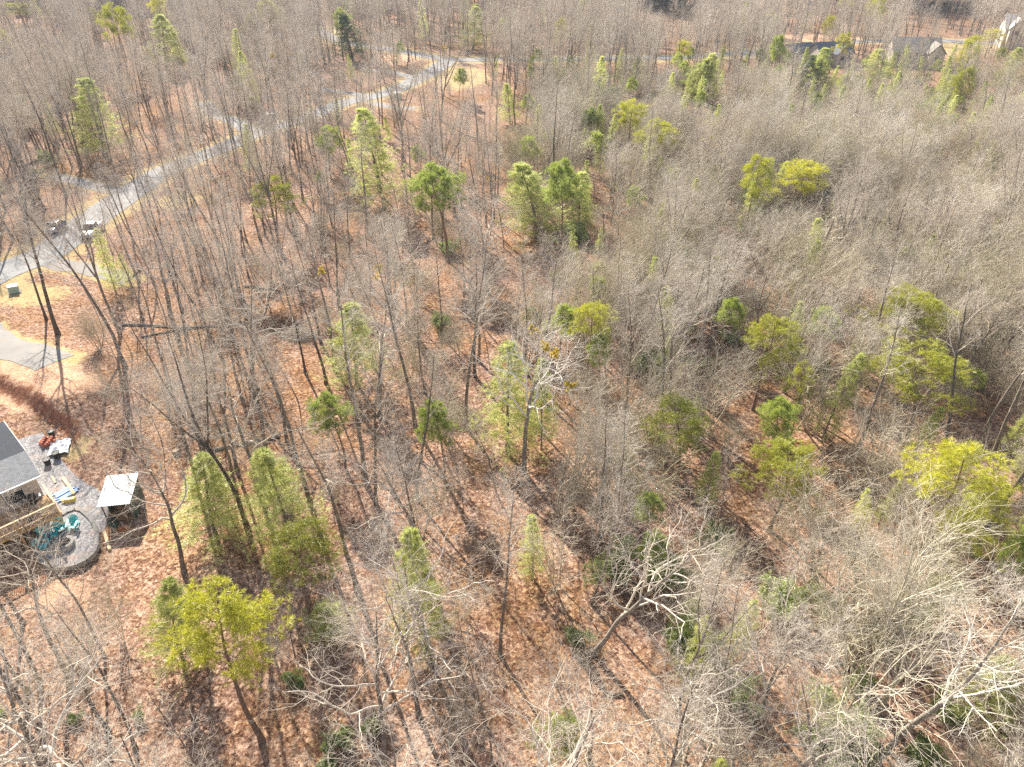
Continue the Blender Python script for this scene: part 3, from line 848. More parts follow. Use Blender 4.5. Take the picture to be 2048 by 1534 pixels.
def chair(loc, rz, label):
    """slatted garden chair with a sloping seat, fan back and wide arms; faces +y before turning"""
    t = empty('garden_chair', loc, rz); tag(t, label, 'chair', 'teal garden chairs round the fire pit')
    m = MB()
    for k in range(6): m.bar((-.27, .28 - k*.1, .38 - k*.035), (.27, .28 - k*.1, .38 - k*.035), .085, .025)
    m.build('seat', MAT['teal'], t)
    m = MB()
    for k in range(7):
        x = (k - 3) * .088; hh = .80 - .012 * (k - 3) ** 2 * 1.6
        m.bar((x * .85, -.26, .19), (x * 1.15, -.26 - hh * .45, .19 + hh * .89), .078, .022, (0, 1, 0))
    m.bar((-.28, -.36, .42), (.28, -.36, .42), .06, .03); m.bar((-.26, -.53, .76), (.26, -.53, .76), .06, .03)
    m.build('backrest', MAT['teal'], t)
    for s in (-1, 1):
        m = MB(); m.bar((s*.34, .38, .57), (s*.34, -.42, .57), .14, .025); m.build('armrest', MAT['teal'], t)
        m = MB(); m.box(s*.30 - .02, s*.30 + .02, .24, .33, 0, .56); m.build('leg', MAT['teal'], t)
        m = MB(); m.bar((s*.27, .30, .34), (s*.27, -.62, .04), .035, .11); m.build('leg', MAT['teal'], t)
    t.scale = (1.12, 1.12, 1.12)
    return t
for (px, py), lab in (((123, 1061), 'teal slatted garden chair right under the deck corner, facing the fire pit'),
                      ((148, 1057), 'teal garden chair in full sun, farthest right of the fire pit chairs'),
                      ((95, 1073), 'teal garden chair left of the small table, beside the house side of the patio'),
                      ((90, 1096), 'teal garden chair closest to the low block wall, left of the fire pit')):
    q = at(px, py, PZ, False); d = FP - q
    chair(q, math.atan2(d.y, d.x) - math.pi/2 + random.uniform(-.2, .2), lab)
def side_table(loc):
    t = empty('side_table', loc, .5); tag(t, 'small teal slatted side table between the garden chairs', 'table')
    m = MB()
    for k in range(4): m.box(-.24 + k*.122, -.24 + k*.122 + .11, -.24, .24, .44, .465)
    m.build('table_top', MAT['teal'], t)
    for x in (-.2, .2):
        for y in (-.2, .2):
            m = MB(); m.box(x-.02, x+.02, y-.02, y+.02, 0, .438); m.build('leg', MAT['teal'], t)
side_table(at(111, 1077, PZ, False))

def shed():
    a = at(215, 1046, 0, False); rz = math.atan2(.31, 1.92)
    t = empty('shed', a, rz); tag(t, 'open fronted garden shed with a white corrugated metal roof', 'shed')
    W, D, zf, zb = 2.35, 3.0, 2.15, 2.6
    m = MB()
    m.box(0, W, D - .06, D, 0, zb); m.box(0, .05, 1.0, D - .063, 0, zf + .1); m.box(W - .05, W, .1, D - .063, 0, zf + .05)
    m.build('wall', MAT['bin_green'], t)
    m = MB()
    n = 26
    for i in range(n):
        x0 = -.18 + i*(W + .36)/n; x1 = x0 + (W + .36)/n
        zz = .03 if i % 2 else 0
        roof_slope(m, (x0, -.25, zf + zz), (x1, -.25, zf + zz), (x1, D + .2, zb + .12 + zz), (x0, D + .2, zb + .12 + zz), .03)
    m.build('roof', MAT['paint_white'], t)
    for x in (.03, W - .13):
        m = MB(); m.box(x, x + .09, 0, .09, 0, zf - .04); m.build('post', MAT['bark_grey'], t)
    m = MB(); m.box(.06, W - .06, .1, D - .07, .05, .12); m.build('floor_board', MAT['wood_deck'], t)
    m = MB(); m.box(.9, W - .06, .6, 1.3, 1.0, 1.05); m.build('shelf', MAT['wood_deck'], t)
    M4 = t.matrix_basis.copy() if False else Matrix.Translation(a) @ Matrix.Rotation(rz, 4, 'Z')
    b = empty('rubbish_bin', M4 @ Vector((.75, -.55, 0)), rz); tag(b, 'dark green bin with lid standing in front of the shed', 'bin')
    m = MB(); m.loft([[(-.24,-.24,0),(.24,-.24,0),(.24,.24,0),(-.24,.24,0)],[(-.3,-.32,.95),(.3,-.32,.95),(.3,.3,.95),(-.3,.3,.95)]]); m.build('bin_body', MAT['bin_green'], b)
    m = MB(); m.box(-.33, .33, -.35, .33, .955, 1.02); m.build('lid', MAT['black_plastic'], b)
    w = MB(); rs = random.Random(2)
    for r_ in range(4):
        for c in range(8 - r_): w.tube([(.1 + c*.13 + r_*.06, -.16 , .06 + r_*.11), (.1 + c*.13 + r_*.06, .30, .06 + r_*.11)], .06, 7)
    wo = w.build('firewood_stack', MAT['red_clay_heap'], None, M4 @ Vector((1.1, -1.2, 0))); wo.rotation_euler = (0, 0, rz)
    tag(wo, 'low stack of reddish split firewood before the open shed', 'firewood')
shed()

def thing_mesh(mb, name, mat, loc, rz, label, cat, group=None, bevel=0):
    o = mb.build(name, MAT[mat], None, loc, bevel); o.rotation_euler = (0, 0, rz); tag(o, label, cat, group); return o
def lumber(name, p, q, w, h, mat, label):
    a = at(*p, .06, False); b = at(*q, .06, False)
    m = MB(); m.bar((0, 0, .03), b - a + Vector((0, 0, .03)), w, h)
    o = m.build(name, MAT[mat], None, a); tag(o, label, 'lumber'); return o
lumber('lumber_beam', (126, 956), (149, 988), .26, .16, 'wood_pale', 'thick pale wooden beam lying on the gravel beside the deck')
lumber('lumber_beam', (104, 953), (111, 966), .16, .1, 'wood_pale', 'short pale board lying on the gravel next to the roof corner')
lumber('timber', (208, 1062), (220, 1100), .24, .22, 'wood_pale', 'weathered pale timber lying below the shed along the yard edge')
m = MB(); rs = random.Random(9)
for k in range(9): m.box(-.4 + .16*k - .0, -.27 + .16*k, -.9 + rs.uniform(-.2, .2), .9 + rs.uniform(-.2, .2), 0, .05 + rs.uniform(0, .12))
thing_mesh(m, 'tarp', 'tarp_blue', at(128, 984, .03, False), -.6, 'crumpled blue tarp on the gravel between the deck and the beam', 'tarp')
m = MB(); m.loft([[(-.5,-.2,0),(.5,-.2,0),(.5,.2,0),(-.5,.2,0)],[(-.4,-.15,.35),(.45,-.15,.3),(.45,.15,.3),(-.4,.15,.35)]]); m.box(-.7, -.35, -.06, .06, .2, .26); m.box(-.7, -.35, .1, .16, .2, .26)
thing_mesh(m, 'wheelbarrow', 'plastic_yellow', at(140, 1002, .03, False), .3, 'yellow wheelbarrow standing on the gravel by the deck corner', 'wheelbarrow', None, .02)
m = MB()
for r_ in range(5):
    for c in range(6): m.box(c*.21, c*.21 + .2, r_*.23, r_*.23 + .21, 0, .25 + .1*((r_*3 + c) % 4))
thing_mesh(m, 'brick_pile', 'brick', at(88, 897, .03, False), .9, 'pile of loose red bricks on the gravel beside a white plastic sheet', 'bricks')
m = MB(); rs = random.Random(5); g = [[(x*.3, y*.3, .05 + rs.uniform(0, .28)) for x in range(7)] for y in range(9)]
v = [p for r_ in g for p in r_]; m.add(v + [(p[0], p[1], p[2] - .03) for p in v], [(y*7+x, y*7+x+1, y*7+x+8, y*7+x+7) for y in range(8) for x in range(6)] + [(63+y*7+x+7, 63+y*7+x+8, 63+y*7+x+1, 63+y*7+x) for y in range(8) for x in range(6)])
thing_mesh(m, 'plastic_sheet', 'sheet_white', at(96, 915, .03, False), .35, 'crumpled white plastic sheet lying on the gravel next to the bricks', 'plastic sheet')
def bucket(px, label, s=1):
    t = empty('bucket', at(*px, .04, False)); tag(t, label, 'bucket')
    m = MB(); m.tube([(0,0,0),(0,0,.42*s)], [.19*s,.23*s], 14); m.build('bucket_body', MAT['black_plastic'], t)
    m = MB(); m.disc_ring((0,0), .225*s, .25*s, .40*s, .44*s, 16); m.build('rim', MAT['black_plastic'], t)
    m = MB(); m.tube([(-.24*s,0,.42*s),(-.15*s,.02,.58*s),(.15*s,.02,.58*s),(.24*s,0,.42*s)], .012, 5); m.build('handle', MAT['sign_metal'], t)
bucket((104, 871), 'black bucket near the foot of the clay bank at the yard edge', 1.3)
bucket((96, 928), 'black bucket on the gravel close to the grey roof corner', 1.4)
bucket((115, 915), 'black bucket below the white plastic sheet on the gravel', 1.5)
# things standing on the deck
def deckpt(x, y): return HM @ Vector((x, y, 2.352))
def crate(loc, rz, sx, sy, sz, mat, label, name='crate', cat='crate'):
    t = empty(name, loc, rz); tag(t, label, cat)
    m = MB()
    for k in range(3):
        z0 = .02 + k*(sz-.04)/3; z1 = z0 + (sz-.04)/3*.82
        m.box(-sx/2, sx/2, -sy/2, -sy/2+.025, z0, z1); m.box(-sx/2, sx/2, sy/2-.025, sy/2, z0, z1)
        m.box(-sx/2, -sx/2+.025, -sy/2+.026, sy/2-.026, z0, z1); m.box(sx/2-.025, sx/2, -sy/2+.026, sy/2-.026, z0, z1)
    m.build('side_slat', MAT[mat], t)
    m = MB(); m.box(-sx/2+.026, sx/2-.026, -sy/2+.026, sy/2-.026, .02, .05); m.build('base', MAT[mat], t)
crate(deckpt(.75, -1.5), .8, .9, .7, .5, 'wood_pale', 'pale open wooden crate on the deck against its side rail')
crate(deckpt(.9, -2.55), .7, .8, .8, .35, 'wood_pale', 'flat pale wooden crate in the outer corner of the deck')
def grill(loc, rz):
    t = empty('barbecue_grill', loc, rz); tag(t, 'black covered barbecue grill on the deck close to the roof edge', 'grill')
    m = MB(); m.box(-.35, .35, -.25, .25, .1, .8); m.build('cabinet', MAT['black_plastic'], t, None, .02)
    m = MB(); m.loft([[(-.42,-.3,.81),(.42,-.3,.81),(.42,.3,.81),(-.42,.3,.81)],[(-.4,-.2,1.08),(.4,-.2,1.08),(.4,.22,1.08),(-.4,.22,1.08)]]); m.build('lid', MAT['black_plastic'], t)
    for a, b in ((-.75, -.43), (.43, .75)):
        m = MB(); m.bar((a,0,.8),(b,0,.8),.4,.03); m.build('side_shelf', MAT['sign_metal'], t)
    for x in (-.3, .3):
        m = MB(); m.tube([(x-.03,-.2,.06),(x+.03,-.2,.06)], .06, 10); m.build('wheel', MAT['rubber'], t)
grill(deckpt(1.4, -.65), .75)
m = MB(); m.tube([(0,0,0),(0,0,.30),(0,0,.34)], [.17,.24,.2], 12)
thing_mesh(m, 'flower_pot', 'black_plastic', deckpt(2.2, -2.6), 0, 'dark round plant pot on the deck behind the front railing', 'pot')

# ------------------------------------------------------------------ vehicles
def wheel(parent, x, y, r, s):
    m = MB(); m.tube([(x, y - s*.11, r), (x, y - s*.09, r), (x, y + s*.09, r), (x, y + s*.11, r)], [r*.86, r, r, r*.86], 18)
    w = m.build('wheel', MAT['rubber'], parent)
    m = MB(); m.tube([(x, y + s*.112, r), (x, y + s*.125, r)], [r*.62, r*.55], 12); m.build('rim', MAT['rim'], w)
def section(x, hw, zb, zt, tw=None, n=None):
    tw = hw if tw is None else tw
    b = .09; hz = zt - zb
    return [(x, -hw*.93, zb), (x, hw*.93, zb), (x, hw, zb + hz*.22), (x, hw, zb + hz*.62), (x, tw*.97, zt - hz*.12), (x, tw*.88, zt), (x, -tw*.88, zt), (x, -tw*.97, zt - hz*.12), (x, -hw, zb + hz*.62), (x, -hw, zb + hz*.22)]
def vehicle(name, loc, rz, paint, label, cat, pickup=False):
    t = empty(name, loc, rz); tag(t, label, cat)
    L = 2.85 if pickup else 2.3; hw = .98 if pickup else .91; zb = .38 if pickup else .28; belt = 1.12 if pickup else .98
    m = MB()
    m.loft([section(L, hw*.80, zb + .1, belt*.72), section(L - .12, hw*.93, zb, belt*.80), section(L - .6, hw, zb, belt*.92), section(L*.36, hw, zb, belt), section(0, hw, zb, belt), section(-L*.55, hw, zb, belt), section(-L + .3, hw*.98, zb, belt*.99), section(-L + .05, hw*.93, zb + .05, belt*.95), section(-L, hw*.86, zb + .12, belt*.9)])
    body = m.build('body', MAT[paint], t, None, .015, True)
    zr = 1.86 if pickup else 1.50
    xa, xb, xc, xd = (1.15, .45, -.85, -.98) if pickup else (1.0, .25, -1.15, -1.95)
    tw = hw*.76
    m = MB(); m.loft([[(xa, -hw*.86, belt - .02), (xa, hw*.86, belt - .02), (xd, hw*.86, belt - .02), (xd, -hw*.86, belt - .02)], [(xb, -tw, zr - .05), (xb, tw, zr - .05), (xc, tw, zr - .05), (xc, -tw, zr - .05)]])
    gl = m.build('window', MAT['glass'], t, None, .03)
    m = MB(); m.loft([[(xb + .06, -tw - .02, zr - .055), (xb + .06, tw + .02, zr - .055), (xc - .04, tw + .02, zr - .055), (xc - .04, -tw - .02, zr - .055)], [(xb - .08, -tw*.9, zr), (xb - .08, tw*.9, zr), (xc + .1, tw*.9, zr), (xc + .1, -tw*.9, zr)]])
    roof = m.build('roof', MAT[paint], t, None, .02, True)
    m = MB()
    for s in (-1, 1):
        for (x0, x1) in ((xa - .02, xb), (-.15, -.15), (xd + .02, xc)):
            m = MB(); m.bar((x0, s*(hw*.86 + .01), belt), (x1, s*(tw + .015), zr - .05), .07, .03, (0, 1, 0)); m.build('pillar', MAT[paint], t)
    fx = 1.8 if pickup else 1.42; wr = .40 if pickup else .34
    for x in (fx, -fx + (.05 if pickup else .1)):
        for s in (-1, 1): wheel(t, x, s*(hw - .1), wr, s)
    for s in (-1, 1):
        m = MB(); m.box(L - .16, L - .03, s*hw*.66 - .15, s*hw*.66 + .15, belt*.62, belt*.76); m.build('headlight', MAT['lamp_glass'], t, None, .02)
        m = MB(); m.box(-L - .01, -L + .1, s*hw*.76 - .09, s*hw*.76 + .09, belt*.62, belt*.86); m.build('tail_light', MAT['lamp_red'], t)
        m = MB(); m.box(xa - .3, xa - .16, s*(hw + .02) - .1, s*(hw + .02) + .1, belt + .02, belt + .18); m.build('mirror', MAT[paint], t, None, .02)
    m = MB(); m.box(L - .08, L + .012, -hw*.46, hw*.46, belt*.44, belt*.72); m.build('grille', MAT['black_plastic'], t)
    m = MB(); m.box(L - .1, L + .06, -hw*.84, hw*.84, zb + .06, zb + .24); m.build('bumper', MAT['sign_metal' if pickup else 'black_plastic'], t, None, .02)
    if pickup:
        m = MB(); m.box(-L + .16, -1.1, -hw*.78, hw*.78, belt - .1, belt + .012); m.build('cargo_bed', MAT['black_plastic'], t)
        m = MB(); m.box(-L + .05, -1.05, -hw*.9, -hw*.79, belt, belt + .06); m.box(-L + .05, -1.05, hw*.79, hw*.9, belt, belt + .06); m.build('bed_rail', MAT[paint], t)
    return t
d = at(90, 508) - at(152, 463); hd = math.atan2(d.y, d.x)
q = at(112, 463); vehicle('parked_car', gz(q.x, q.y, .09), hd, 'paint_navy', 'dark navy car parked at the far edge of the grey road', 'car')
q = at(186, 468); vehicle('pickup_truck', gz(q.x, q.y, .06), hd + .12, 'paint_white', 'white pickup truck parked on the grass verge across from the dark car', 'pickup truck', True)

# ------------------------------------------------------------------ roadside boxes and sign
def utility_box(px, rz, s, label):
    q = at(*px); t = empty('utility_box', q, rz); tag(t, label, 'utility box')
    m = MB(); m.box(-.75*s, .75*s, -.6*s, .6*s, -.2, .12); m.build('pad', MAT['concrete'], t)
    m = MB(); m.loft([[(-.6*s,-.5*s,.122),(.6*s,-.5*s,.122),(.6*s,.45*s,.122),(-.6*s,.45*s,.122)],[(-.6*s,-.42*s,.95*s),(.6*s,-.42*s,.95*s),(.6*s,.45*s,1.05*s),(-.6*s,.45*s,1.05*s)]]); m.build('cabinet', MAT['utility_green'], t)
    m = MB(); m.loft([[(-.64*s,-.47*s,.955*s),(.64*s,-.47*s,.955*s),(.64*s,.49*s,1.055*s),(-.64*s,.49*s,1.055*s)],[(-.6*s,-.43*s,1.04*s),(.6*s,-.43*s,1.04*s),(.6*s,.45*s,1.14*s),(-.6*s,.45*s,1.14*s)]]); m.build('lid', MAT['utility_white'], t)
utility_box((30, 585), .5, 1.0, 'pale green utility box on the grass in front of the road, far left')
utility_box((541, 240), .6, 1.5, 'pale green utility cabinet on the mulch beside the asphalt side drive')
utility_box((795, 198), .3, 1.6, 'white topped utility cabinet on the mulch bed across from the road bend')
def pedestal(px, label, s=1.0):
    t = empty('cable_pedestal', at(*px)); tag(t, label, 'utility post')
    m = MB(); m.tube([(0,0,-.1),(0,0,.55*s),(0,0,.75*s),(0,0,.82*s)], [.2*s,.2*s,.16*s,.06*s], 12); m.build('cover', MAT['utility_white'], t)
    m = MB(); m.disc_ring((0,0), .001, .34*s, -.1, .05, 14); m.build('base', MAT['concrete'], t)
pedestal((525, 241), 'white domed cable pedestal next to the pale green utility cabinet', 2.2)
pedestal((783, 196), 'white domed cable pedestal at the mulch bed by the bend', 1.6)
pedestal((798, 190), 'white cable pedestal behind the cabinet on the mulch bed', 1.4)
def road_sign(px):
    q = at(*px); t = empty('road_sign', q); tag(t, 'street sign on a tall grey post at the road junction', 'sign')
    m = MB(); m.tube([(0,0,-.2),(0,0,3.6)], .06, 8); m.build('post', MAT['sign_metal'], t)
    m = MB(); m.box(-.9, .35, -.02, .02, 3.25, 3.55); m.build('sign_panel', MAT['sign_green'], t)
    m = MB(); m.box(-.35, .35, -.09, -.065, 2.2, 2.9); m.build('warning_panel', MAT['sign_metal'], t)
    t.rotation_euler = (0, 0, .35)
road_sign((824, 121))

# ------------------------------------------------------------------ far houses
def far_house(loc, rz, W, D, H, rh, wall, roof, label, wing=None, chim=True, hip=False, lift=0.0):
    t = empty('house', loc, rz); tag(t, label, 'house')
    m = MB(); m.box(-W/2, W/2, -D/2, D/2, -2, H)
    if not hip:
        for s in (-1, 1):
            x = s*(W/2 - .15); m.add([(x - .149, -D/2, H), (x - .149, D/2, H), (x - .149, 0, H + rh - .12), (x + .149, -D/2, H), (x + .149, D/2, H), (x + .149, 0, H + rh - .12)], [(0,1,2),(5,4,3),(0,3,4,1),(1,4,5,2),(2,5,3,0)])
    if wing: m.box(wing[0], wing[1], -D/2 - wing[2], -D/2 - .01, -2, H); m.add([(wing[0], -D/2 - wing[2] + .02, H), (wing[1], -D/2 - wing[2] + .02, H), ((wing[0]+wing[1])/2, -D/2 - wing[2] + .02, H + rh*.8 - .15)], [(0, 1, 2)])
    m.build('wall', MAT[wall], t)
    o = .5; m = MB()
    hx = D*.5 if hip else 0
    roof_slope(m, (-W/2 - o, -D/2 - o, H), (W/2 + o, -D/2 - o, H), (W/2 + o - hx, 0, H + rh), (-W/2 - o + hx, 0, H + rh), .2)
    roof_slope(m, (W/2 + o, D/2 + o, H), (-W/2 - o, D/2 + o, H), (-W/2 - o + hx, .01, H + rh), (W/2 + o - hx, .01, H + rh), .2)
    if hip:
        for s in (-1, 1):
            m.add([(s*(W/2 + o), -D/2 - o, H + .01), (s*(W/2 + o), D/2 + o, H + .01), (s*(W/2 + o - hx), 0, H + rh + .01)], [(0, 1, 2) if s > 0 else (0, 2, 1)])
    rf = m.build('roof', MAT[roof], t)
    if wing:
        x0, x1, dp = wing; xm = (x0 + x1)/2; m = MB()
        roof_slope(m, (x0 - o, -D/2 - dp - o, H + .05), (xm, -D/2 - dp - o, H + rh*.8), (xm, -.1 - D*.1, H + rh*.8), (x0 - o, -D/2 + .3, H + .05), .2)
        roof_slope(m, (xm, -D/2 - dp - o, H + rh*.8 + .01), (x1 + o, -D/2 - dp - o, H + .06), (x1 + o, -D/2 + .3, H + .06), (xm, -.1 - D*.1, H + rh*.8 + .01), .2)
        wr = m.build('wing_roof', MAT[roof], t)
    if chim:
        m = MB(); m.box(W*.2, W*.2 + .9, .4, 1.2, H, H + rh + .9); m.build('chimney', MAT['brick'], rf)
    n = max(2, int(W // 3))
    for k in range(n):
        x = -W/2 + (k + .5)*W/n
        if wing and wing[0] - .8 < x < wing[1] + .8: continue
        q = MB(); q.box(x - .6, x + .6, -D/2 - .06, -D/2 + .02, H - 1.9, H - .6); fr = q.build('window', MAT['paint_white'], t)
        q = MB(); q.box(x - .5, x + .5, -D/2 - .075, -D/2 - .058, H - 1.8, H - .7); q.build('pane', MAT['glass'], fr)
    if wing:
        x = (wing[0] + wing[1])/2; y = -D/2 - wing[2]
        q = MB(); q.box(x - .8, x + .8, y - .06, y + .02, H - 2.0, H - .5); fr = q.build('window', MAT['paint_white'], t)
        q = MB(); q.box(x - .7, x + .7, y - .075, y - .058, H - 1.9, H - .6); q.build('pane', MAT['glass'], fr)
    q = MB(); q.box(-W/2 + .5, -W/2 + 1.5, -D/2 - .05, -D/2 + .02, .1, 2.2); q.build('door', MAT['wood_deck'], t)
    return t
def houses():
    q = at(1655, 128); far_house(gz(q.x, q.y), .22, 12, 8, 4.0, 3.0, 'siding', 'shingle_blue', 'far house with slate blue roof and tan gable below the cleared clay', (-1.5, 2.5, 2.5), False)
    q = at(1610, 128); far_house(gz(q.x - 2, q.y + 4), .45, 10, 7, 3.4, 2.6, 'siding', 'shingle_blue', 'lower blue roofed garage left of the slate blue house', None, False)
    q = at(1818, 128); far_house(gz(q.x, q.y), -.18, 14.5, 11, 4.4, 3.9, 'siding', 'shingle_brown', 'large far house with broad brown grey roof behind bare twigs', (3.0, 7.6, 2.6), True)
    q = at(2038, 92); far_house(gz(q.x, q.y), -.35, 15, 11, 6.5, 4.5, 'siding_cream', 'shingle_sand', 'cream house with pale sand roof at the upper right edge', (-6.5, -1.5, 2.5), False)
    q = at(612, 46); far_house(gz(q.x, q.y), .2, 11, 8, 5.2, 3.0, 'siding_cream', 'shingle_sand', 'pale house glimpsed between tall trunks past the upper left road', None, False)
    q = at(298, 30); far_house(gz(q.x, q.y), .3, 10, 8, 5.5, 3.2, 'paint_white', 'shingle_sand', 'white house almost hidden in the distant wood, upper left', None, False)
houses()

# ------------------------------------------------------------------ fallen wood
def log(name, pts, r0, r1, mat, label, cat='log', stubs=0, seed=1):
    P = [at(*p, r0 * .8) for p in pts]; o0 = P[0].copy()
    t = empty(name, o0); tag(t, label, cat)
    PL = smooth_line(P, .8); n = len(PL)
    q = [Vector((a[0] - o0.x, a[1] - o0.y, float(hgt(a[0], a[1])) + r0 * .75 - o0.z)) for a in PL]
    m = MB(); m.tube(q, [r0 + (r1 - r0) * k / (n - 1) for k in range(n)], 9); m.build('trunk', MAT[mat], t)
    rs = random.Random(seed)
    for k in range(stubs):
        i = rs.randrange(n // 3, n - 1); a = q[i]; d = Vector((rs.uniform(-1, 1), rs.uniform(-1, 1), rs.uniform(.1, .9))).normalized()
        l = rs.uniform(.8, 2.4)
        m = MB(); m.tube([a, a + d * l * .5 + Vector((0, 0, .1)), a + d * l], [r1 * .55, r1 * .4, r1 * .12], 6); m.build('branch', MAT[mat], t)
    return t
log('fallen_log', [(244, 648), (300, 650), (370, 655), (405, 653), (470, 648), (540, 640)], .19, .11, 'bark_pale', 'long pale fallen log lying across the leaf litter, left of the brush heap', 'log', 7)
log('fallen_log', [(282, 674), (340, 663), (400, 655), (440, 650)], .13, .08, 'bark_dark', 'dark fallen log crossing just below the long pale log', 'log', 3, 3)
log('fallen_log', [(390, 908), (450, 894), (520, 880), (560, 872)], .17, .11, 'bark_pale', 'pale fallen log next to the cut stump below centre left', 'log', 4, 5)
log('fallen_log', [(488, 572), (530, 577), (566, 583)], .16, .1, 'bark_dark', 'dark fallen log among trunks above the brush heap', 'log', 3, 7)
log('fallen_log', [(254, 562), (268, 549), (285, 535)], .19, .14, 'bark_grey', 'grey fallen log lying at the end of the gravel drive', 'log', 1, 8)
log('fallen_log', [(1208, 1386), (1228, 1388), (1246, 1387)], .15, .12, 'bark_dark', 'short dark log on open orange leaves in the lower centre', 'log', 0)
log('fallen_log', [(642, 405), (690, 415), (740, 425)], .2, .12, 'bark_dark', 'thin dark fallen log below the fanned bare tree', 'log', 2, 11)
log('fallen_log', [(50, 330), (80, 318), (100, 308)], .3, .2, 'bark_grey', 'grey fallen trunk in the wood left of the road', 'log', 2, 12)
def stump(px):
    q = at(*px); t = empty('tree_stump', q); tag(t, 'fresh cut tree stump with a pale top beside the fallen log', 'stump')
    m = MB(); m.tube([(0,0,-.1),(0,0,.1),(0,0,.4)], [.42,.33,.3], 14); m.build('bark', MAT['bark_grey'], t)
    m = MB(); m.tube([(0,0,.402),(0,0,.42)], [.29,.285], 14); m.build('cut_face', MAT['cut_wood'], t)
stump((353, 907))
def heap(name, px, rx, ry, hh, mat, n, label, cat, seed):
    q = at(*px); rs = np.random.RandomState(seed)
    a = rs.rand(n) * 6.28; r = np.sqrt(rs.rand(n))
    st = np.column_stack([r * rx * np.cos(a), r * ry * np.sin(a), hh * (1 - r ** 2) * rs.rand(n) + .05])
    d = rs.randn(n, 3) * np.array([1, .7, .35])
    P = poly(st, d, .8 + 1.6 * rs.rand(n), 4, .22, -.03, rs)
    P[:, :, 2] = np.maximum(P[:, :, 2], .02)
    RR = (.012 + .02 * rs.rand(n))[:, None] * np.linspace(1, .4, 5)[None]
    V, Q = tubes(P, RR, 4)
    o = link(name, raw_mesh(name, V, Q, mats=[MAT[mat]]), None, q); tag(o, label, cat)
heap('brush_heap', (556, 650), 2.6, 1.7, 1.5, 'leaves_brown', 900, 'reddish brown heap of dead brush at the end of the long log', 'brush heap', 2)
heap('branch_heap', (600, 672), 2.4, 1.5, 1.1, 'twig_pale', 420, 'tangle of pale grey dead branches in front of the brown heap', 'brush heap', 3)
heap('branch_heap', (905, 840), 3.0, 2.0, 1.2, 'twig_brush', 420, 'grey tangle of dead branches right of centre on shaded leaves', 'brush heap', 4)

